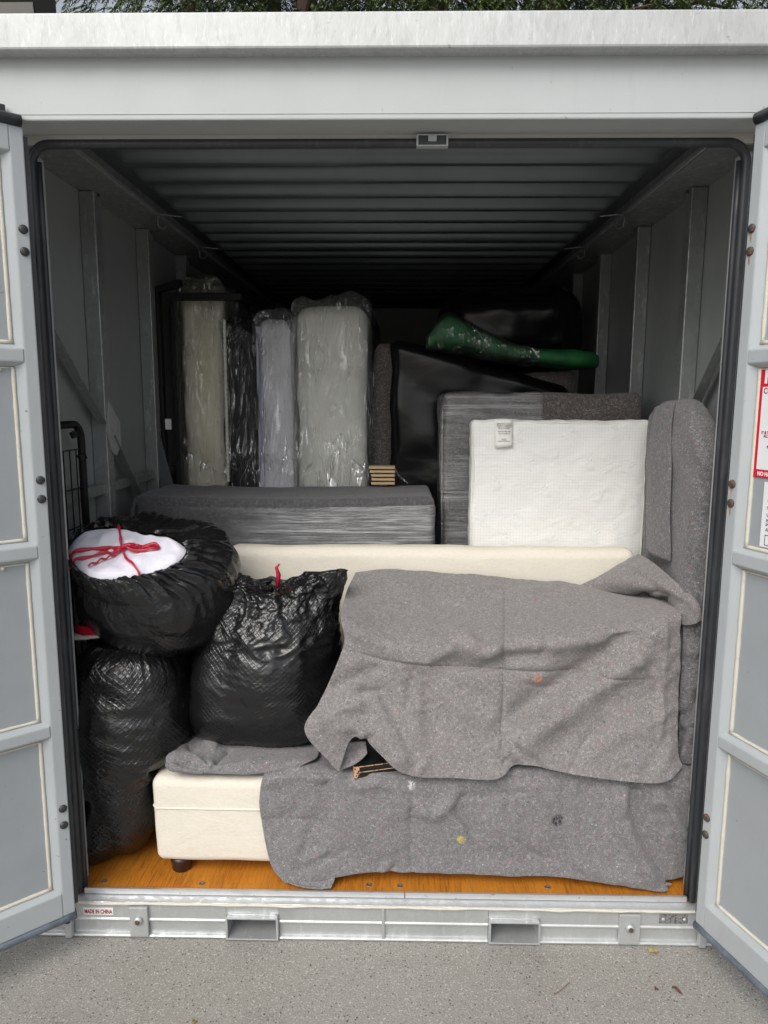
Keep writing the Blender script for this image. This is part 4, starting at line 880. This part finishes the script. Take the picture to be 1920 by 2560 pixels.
def tube_prof(pts, radx, radz, n, seed, amp):
    P_ = catmull(np.array(pts, float), n); R1 = catmull(np.array(radx, float)[:, None], n)[:, 0]; R2 = catmull(np.array(radz, float)[:, None], n)[:, 0]
    G = np.zeros((n, 28, 3))
    for i in range(n):
        for j in range(28):
            t = 2*math.pi*j/28; cs_, sn_ = math.cos(t), math.sin(t); q = P_[i]+np.array([0, R1[i]*math.copysign(abs(cs_)**.45, cs_), R2[i]*math.copysign(abs(sn_)**.8, sn_)])
            G[i, j] = q+np.array([0, math.cos(t), math.sin(t)])*amp*fbm(q, 9, 2, seed)*2
    return G
gsec = [(918,734,757),(924,722,758),(962,681,764),(1010,702,770),(1080,738,783),(1150,756,789),(1220,758,797),(1275,766,797),(1291,776,790)]
gpts = [at(u, (a_+b_)/2, 1.50) for u, a_, b_ in gsec]; grz = [(at(u, a_, 1.50)[2]-at(u, b_, 1.50)[2])/2 for u, a_, b_ in gsec]
G = tube_prof(gpts, [.12,.17,.19,.19,.18,.17,.17,.12,.02], grz, 70, 3, .006)
MB().grid(G, cv=True).build('bundle_body', M['green'], gr, smooth=True)
G2 = tube_prof([p+np.array([0,-.004,.001]) for p in gpts[:6]], [.124,.174,.194,.194,.184,.174], [r_+.003 for r_ in grz[:6]], 60, 3, .007)
MB().grid(G2, cv=True).build('stretch_film', M['film2'], gr, smooth=True)
bt = thing('black_bag', (.6, 1.95, 2.0), 'large black plastic bag on top of the pile under the ceiling', 'bag', 'black plastic bags')
def bt_d(p, n):
    return p+n*(.035*fbm(p, 3.5, 2, 15)*2+.006*ridge(p*np.array([1.5,1,.6]), 7, 4))
softbox(.30, 1.05, 1.72, 2.35, 1.84, 2.26, .17, .03, bt_d).build('bag_body', M['blackfilm'], bt, smooth=True)

# ------------------------------------------------------------------ garbage bags
def bag_grid(nr, nt, fn):
    P = np.zeros((nr, nt, 3)); UV = np.zeros((nr, nt, 2))
    for i in range(nr):
        t = i/(nr-1)
        for j in range(nt):
            P[i, j], UV[i, j] = fn(t, 2*math.pi*j/(nt-1))
    P[:, -1] = P[:, 0]
    return P, UV
def interp(x, xs_, ys_): return float(np.interp(x, xs_, ys_))
def sm(xs_, ys_, n=200):
    X = np.linspace(xs_[0], xs_[-1], n); Yc = np.interp(X, xs_, ys_); k = np.hanning(21); k /= k.sum()
    Yp = np.concatenate([[2*Yc[0]-Yc[10-i] for i in range(10)], Yc, [2*Yc[-1]-Yc[-2-i] for i in range(10)]]); return X, np.convolve(Yp, k, 'valid')

# tied bag on the seat
b3 = thing('garbage_bag', (-.45, .33, .38), 'plump black garbage bag on the sofa seat, tied with its top ruffled', 'garbage bag', 'black garbage bags')
c3 = np.array([-.452, .335]); zx, zr = sm([0, .03, .10, .25, .42, .60, .78, .90, 1.0], [.30, .62, .88, 1.0, .99, .93, .84, .80, .84])
def f3(t, th):
    if t < .88:
        s = t/.88; h = s; r = interp(h, zx, zr); zz = .384+h*.60
        if h < .02: r *= .6+h*20
        rin = 1.0
    else:
        s = (t-.88)/.12; h = 1.0; r = .84*(1-s*.97); zz = .984-.012*s
    ear = math.exp(-((abs(math.remainder(th+.35, 2*math.pi)))/.75)**2)+math.exp(-((abs(math.remainder(th-math.pi-.3, 2*math.pi)))/.7)**2)
    up_ = np.clip((h-.70)/.30, 0, 1)
    x = c3[0]+r*.292*math.cos(th)+.055*(h-.3)-.0; y = c3[1]+r*.205*math.sin(th)*(1-.45*up_**1.5)
    if t >= .88: ear *= (1-s)**.35
    zz += up_*up_*(.085*ear-.012+.02*nz((math.cos(th)*3, math.sin(th)*3, 1), 1.6, 3))
    x += up_*.014*math.cos(th)*ear
    n = np.array([math.cos(th), math.sin(th)*1.2, 0])
    p = np.array([x, y, zz])
    d = .016*fbm(p, 5, 2, 40)*2
    d += up_**1.2*(.020*ridge(p*np.array([1.4,1.4,.8]), 15, 7)+.012*ridge(p*np.array([1.5,1.5,1]), 34, 2))
    d += (1-up_)*.0018*ridge(np.array([p[0]+p[2]*.5, p[1], p[2]*1.6]), 13, 5)
    sag = math.exp(-((h-.72)/.12)**2); d += sag*.007*ridge(np.array([p[0]*1.4, p[1], p[2]*1.8]), 14, 8)
    p = p+n*d; p[2] = max(p[2], .380)
    return p, (th*19.0, h*52)
P, UV = bag_grid(190, 241, f3); MB().grid(P, uv=UV).build('bag_body', M['bag'], b3, smooth=True)
MB().tube([at(598,1275,.33), at(602,1242,.325), at(597,1226,.32), at(604,1218,.32)], [.006,.009,.006,.003], 6).build('drawstring', M['red'], b3, smooth=True)

# lower left bag
b2 = thing('garbage_bag', (-.98, .30, 0), 'tall black garbage bag standing on the plywood floor left of the sofa', 'garbage bag', 'black garbage bags')
zx2, zr2 = sm([0, .04, .12, .3, .55, .75, .88, .95, 1.0], [.25, .58, .80, .92, 1.0, 1.0, .90, .74, .50])
def f2(t, th):
    if t < .95: h = t/.95; r = interp(h, zx2, zr2); zz = h*.80
    else: s = (t-.95)/.05; h = 1.0; r = .5*(1-s); zz = .80-.03*s
    lowf = np.clip((.42-zz)/.12, 0, 1)
    cx = -.920-.035*lowf; rx = .205-.060*lowf
    cy = .285-.01*lowf; ry = .235
    c_, s_ = math.cos(th), math.sin(th); x = cx+r*rx*math.copysign(abs(c_)**.72, c_); y = cy+r*ry*math.copysign(abs(s_)**.8, s_)
    if zz < .25 and math.cos(th) < 0 and math.sin(th) < 0:      # corner of the bag pulled forward at the floor
        k = (1-zz/.25)**1.5*max(0, -math.sin(th)*1.0)*max(0, -math.cos(th))*2; y -= .10*k; x -= .05*k
    p = np.array([x, y, zz]); n = np.array([math.cos(th), math.sin(th), 0]); up_ = np.clip((h-.82)/.18, 0, 1)
    d = .012*fbm(p, 6, 2, 60)*2+.004*ridge(np.array([p[0]*.8+p[2]*.6, p[1]*.8, p[2]*1.7]), 9, 15)+(1-up_)*.0015*ridge(np.array([p[0], p[1], p[2]*2-p[0]]), 22, 18)
    d += up_*.012*ridge(np.array([math.cos(th)*.4, math.sin(th)*.4, 0]), 15, 9)
    p = p+n*d; p[2] = max(p[2], .002); p[0] = max(p[0], -1.105)
    if p[2] < .38: p[0] = min(p[0], -.815)
    return p, (th*15.0, h*56)
P, UV = bag_grid(170, 221, f2); MB().grid(P, uv=UV).build('bag_body', M['bag'], b2, smooth=True)
k = MB()
for i in range(5):
    k.tube([at(150+i*4,1352+i*3,.17), at(180,1356+i*4,.155), at(205+i*6,1358+i*3,.15), at(232+i*3,1364+i*2,.16)], .0055, 6)
k.build('drawstring', M['red'], b2, smooth=True)
be = tag(MB().grid(cloth([[(140,1362,.22),(190,1362,.22),(240,1364,.22)],[(140,1374,.165),(190,1372,.16),(236,1368,.165)],[(145,1384,.15),(185,1380,.145),(225,1374,.15)]], 24, 14, [], .003, 9, 3)).build('beige_bedding', M['beige'], smooth=True, solid=.01), 'sliver of beige bedding in the mouth of the lower left garbage bag', 'bedding')

# open topped bag with the white comforter
b1 = thing('garbage_bag', (-.86, .36, .80), 'bulging open black garbage bag stuffed with white bedding, on the lower bag', 'garbage bag', 'black garbage bags')
C1 = np.array([-.832, .300, .985]); tilt = Matrix.Rotation(math.radians(25), 3, 'X') @ Matrix.Rotation(math.radians(4), 3, 'Y')
TM = np.array(tilt)
prof = [(0.0,-.21),(.45,-.205),(.76,-.17),(.93,-.10),(1.0,-.015),(.985,.055),(.935,.11),(.86,.15),(.77,.176),(.69,.190),(.62,.196)]
pr = catmull(np.array(prof, float), 400)
OX, OY = -.070, -.070                                             # the mouth sits left of and in front of the middle
def f1(t, th):
    q_ = t*399; i_ = min(398, int(q_)); r, h = pr[i_]*(1-(q_-i_))+pr[i_+1]*(q_-i_); top = np.clip((h-.02)/.14, 0, 1) if t > .45 else 0
    lob = 1+(.12*math.cos(2*th+.4)*top+.09*math.sin(3*th+.5))*np.clip((t-.70)/.30, 0, 1)
    k = np.clip((t-.6)/.35, 0, 1)
    x = .272*r*lob*math.cos(th)*(1.06 if math.cos(th) > 0 else 1.0)+OX*k; y = .262*r*lob*math.sin(th)*(1-.06*k)+OY*k; z = h
    p = np.array([x, y, z]); gath = np.clip((t-.42)/.45, 0, 1)
    d = .022*fbm(p, 4.5, 2, 80)*2
    d += gath**.8*(.016*ridge(np.array([math.cos(th), math.sin(th), t*.25]), 6.5, 11)+.008*ridge(np.array([math.cos(th), math.sin(th), t*.4]), 14, 4))
    d += (1-gath)*.003*ridge(np.array([p[0], p[1], p[2]*1.2]), 12, 21)
    n = np.array([math.cos(th)*(1-top*.6), math.sin(th)*(1-top*.6), .25+top]); d *= 1-.75*np.clip((t-.93)/.07, 0, 1)
    p = p+n*d
    q = C1+TM @ p; q[0] = max(q[0], -1.105)
    return q, (th*18.0, t*44)
P, UV = bag_grid(180, 261, f1); MB().grid(P, uv=UV).build('bag_body', M['bag_smooth'], b1, smooth=True)
def ctop(r_): return .206-.004*r_**2-.035*max(0, (r_-.80)/.20)**2
cfm = MB(); G = np.zeros((40, 90, 3))
for i in range(40):
    rr_ = (i/39)**.8
    for j in range(90):
        th = 2*math.pi*j/90; lob = 1+.12*math.cos(2*th+.4)+.09*math.sin(3*th+.5)
        p = np.array([.272*.665*(1.06 if math.cos(th) > 0 else 1.0)*lob*rr_*math.cos(th)+OX, .262*.66*lob*rr_*math.sin(th)*.94+OY, ctop(rr_)]); p[2] += (.020*fbm(p, 7, 3, 5)*2+.010*ridge(p*np.array([1.6,.8,1]), 11, 6)-.006)*(1-rr_*.6)
        G[i, j] = C1+TM @ p
cfm.grid(G, cv=True); cf = tag(cfm.build('white_comforter', M['comforter'], smooth=True), 'puffy white comforter showing in the mouth of the upper garbage bag', 'comforter')
def on_top(x, y, lift=.012):
    p = np.array([x+OX, y+OY, 0]); rr_ = min(1, math.hypot(x/.182, y/.16)); p[2] = ctop(rr_)+lift; p[2] += (.020*fbm(p, 7, 3, 5)*2+.010*ridge(p*np.array([1.6,.8,1]), 11, 6)-.006)*(1-rr_*.6)
    return C1+TM @ p
ds = MB()
def strap(pts, w_): 
    q = catmull(np.array(pts, float), 26); ds.tube([on_top(*a_, .010+.004*math.sin(i*.9)) for i, a_ in enumerate(q)], [w_*.8*(.55+.45*abs(math.sin(i*.5+1))) for i in range(26)], 7, sx=1.0)
strap([(-.055,.135),(-.02,.05),(.0,.0),(.03,-.05),(.10,-.125)], .0065)
strap([(.0,.0),(.05,.022),(.10,.035),(.115,.022),(.09,.004),(.04,-.006),(.0,0)], .0085); strap([(.0,.0),(.04,.012),(.09,.018)], .008)
strap([(.0,.0),(-.07,.0),(-.15,-.035),(-.185,-.075)], .010); strap([(.0,-.004),(-.06,-.03),(-.13,-.075),(-.18,-.085)], .008); strap([(.0,-.004),(-.04,-.05),(-.075,-.105)], .0055)
ds.build('drawstring', M['red'], b1, smooth=True)

# ------------------------------------------------------------------ ground litter
def leaf(u, v, ln, wd, ang, colr, label, name='fallen_leaf', cat='leaf'):
    p = atz(u, v, GZ); mt = Mat('leaf_'+label.split()[0], colr, .8); k = MB(); G = np.zeros((9, 5, 3))
    for i, t in enumerate(np.linspace(0, 1, 9)):
        wv = wd*math.sin(math.pi*min(1, t*.98+.02))**.8
        for j, s in enumerate(np.linspace(-1, 1, 5)):
            x, y = (t-.5)*ln, s*wv; G[i, j] = (p[0]+x*math.cos(ang)-y*math.sin(ang), p[1]+x*math.sin(ang)+y*math.cos(ang), GZ+.003+.006*s*s+.004*math.sin(t*5))
    k.grid(G); return tag(k.build(name, mt.m, smooth=True, solid=.0008), label, cat, 'litter on the concrete')
leaf(1412, 2058+0, .035, .012, .3, (.42,.30,.12), 'tan crumpled leaf by the right end of the base beam')
leaf(420, 2213-2, .016, .007, 1.0, (.36,.23,.09), 'small ochre leaf on the concrete below the left fork pocket')
leaf(1462, 2142, .03, .005, -.7, (.12,.045,.035), 'thin reddish brown leaf on concrete left of the right door')
leaf(1418, 2140, .014, .006, .5, (.14,.06,.05), 'tiny maroon leaf beside the thin reddish brown leaf')
p = atz(1215, 2140, GZ); tag(MB().tube([(p[0]-.03, p[1]-.02, GZ+.003), (p[0], p[1]+.002, GZ+.004), (p[0]+.03, p[1]+.03, GZ+.003)], .0012, 5).build('twig', Mat('twig_bark', (.2,.13,.09), .9).m), 'hair thin brown twig lying on the concrete near the middle', 'twig', 'litter on the concrete')
# ------------------------------------------------------------------ house eave and conifers behind
hs_ = thing('neighbouring_house', (-8, 8, GZ), 'house with pale soffit and dark gutter behind the container, top left', 'house')
mw = Mat('house_render', (.5,.49,.46), .8).m; ms = Mat('soffit_board', (.75,.75,.73), .6).m; mr = Mat('roof_tile', (.05,.052,.058), .6).m
def slab(pts, z0, z1, nm, mt): MB().hexa([(x, y, z0) for x, y in pts]+[(x, y, z1) for x, y in pts]).build(nm, mt, hs_)
slab([(-11,5.7),(-4.1,5.7),(-6.6,11),(-11,11)], GZ, 5.24, 'wall', mw)
slab([(-11.3,4.9),(-3.30,4.9),(-6.2,11.5),(-11.3,11.5)], 5.245, 5.29, 'soffit', ms)
slab([(-11.3,4.78),(-3.05,4.78),(-3.22,4.899),(-11.3,4.899)], 5.235, 5.36, 'gutter', mr)
slab([(-3.29,4.901),(-3.05,4.80),(-5.95,11.6),(-6.19,11.5)], 5.236, 5.37, 'bargeboard', mr)
MB().hexa([(-11.4,4.8,5.38),(-3.1,4.8,5.38),(-6.0,11.6,5.38),(-11.4,11.6,5.38),(-11.4,8.0,7.2),(-5.2,8.0,7.2),(-5.4,8.4,7.2),(-11.4,8.4,7.2)]).build('roof', mr, hs_)
bark = Mat('conifer_bark', (.09,.06,.045), .9).m
def needle_mat(nm, c): 
    q = Mat(nm, c, .7, 0, .25); q.mix(q.ramp(q.noise(2.5, 3), .35, .7), [k_*.45 for k_ in c]); q.mix(q.ramp(q.noise(9, 3), .5, .7, 0, .6), [c[0]*1.7, c[1]*1.5, c[2]*1.2]); return q.m
NM = [needle_mat('cedar_needles', (.12,.17,.06)), needle_mat('cedar_needles_dark', (.075,.115,.05))]
def crown_mesh(seed, mt):
    rg = random.Random(seed); V, F = [], []
    for k in range(3400):
        z = 2.5+9.0*rg.random()**1.1; R = (12.0-z)*.26+.25; a = rg.random()*6.283; rad = R*rg.random()**.45
        base = Vector((rad*math.cos(a), rad*math.sin(a), z)); out = Vector((math.cos(a), math.sin(a), -.35)).normalized()
        q = Vector(base); d = (out+Vector((rg.uniform(-.6,.6), rg.uniform(-.6,.6), rg.uniform(-.5,.4)))).normalized(); sd = d.cross(Vector((0,0,1))).normalized()
        for b_ in range(13):
            q = q+d*.032; d = (d+Vector((0,0,-.07))).normalized()
            for sg in (-1, 1):
                nd_ = (d*.8+sd*sg*rg.uniform(.5,1.1)+Vector((0,0,rg.uniform(-.5,.15)))).normalized(); L = rg.uniform(.05,.11)*(1.2-b_/16); wd_ = nd_.cross(Vector((rg.uniform(-.4,.4), rg.uniform(-.4,.4), 1))).normalized()*.009
                i0 = len(V); V += [q-wd_, q+wd_, q+nd_*L*.6+wd_*.9, q+nd_*L]; F.append((i0, i0+1, i0+2, i0+3))
    me = bpy.data.meshes.new('crown'); me.from_pydata([tuple(p) for p in V], [], F); me.materials.append(mt); return me
def trunk_mesh(seed):
    rg = random.Random(seed); k = MB(); k.tube([(.05*math.sin(z), .05*math.cos(z*1.3), z) for z in np.linspace(0, 11.6, 14)], [.22*(1-z/12.2)+.02 for z in np.linspace(0, 11.6, 14)], 10)
    for i in range(26):
        z = 2.4+8.5*i/26; a = i*2.4; L = (12-z)*.25+.2; k.tube([(0,0,z), (L*.5*math.cos(a), L*.5*math.sin(a), z+.05), (L*math.cos(a), L*math.sin(a), z-.2)], [.045,.03,.01], 5)
    me = bpy.data.meshes.new('trunk'); me.from_pydata(k.v, [], k.f); me.materials.append(bark); return me
CR = [crown_mesh(1, NM[0]), crown_mesh(2, NM[1])]; TR = trunk_mesh(3)
lab = ['light green cedar above the roof rail, right of the house eave', 'dark cedar left of the middle behind the container roof', 'cedar showing above the exact middle of the roof rail', 'bright green cedar right of the middle behind the container',
       'dark thin cedar with sky gaps near the right corner', 'light green cedar at the far right above the roof', 'dark cedar standing farther back behind the left trees', 'dark cedar standing farther back behind the middle trees', 'dark cedar standing farther back behind the right trees']
for i, (x, y, sc_, kk) in enumerate(((-2.9,8.6,1.0,0),(-1.2,8.0,1.05,1),(.55,7.6,.95,0),(2.0,8.0,1.05,0),(3.6,9.0,.95,1),(5.2,8.2,1.0,0),(-2.2,11.5,1.15,1),(.6,11.5,1.2,1),(3.0,12.5,1.15,1))):
    t_ = thing('cedar_tree', (x, y, GZ), lab[i], 'tree', 'cedars behind the container')
    for me in (CR[kk], TR):
        o = bpy.data.objects.new(me.name, me); col.objects.link(o); o.parent = t_; o.scale = (sc_,)*3; o.rotation_euler = (0, 0, i*1.3)
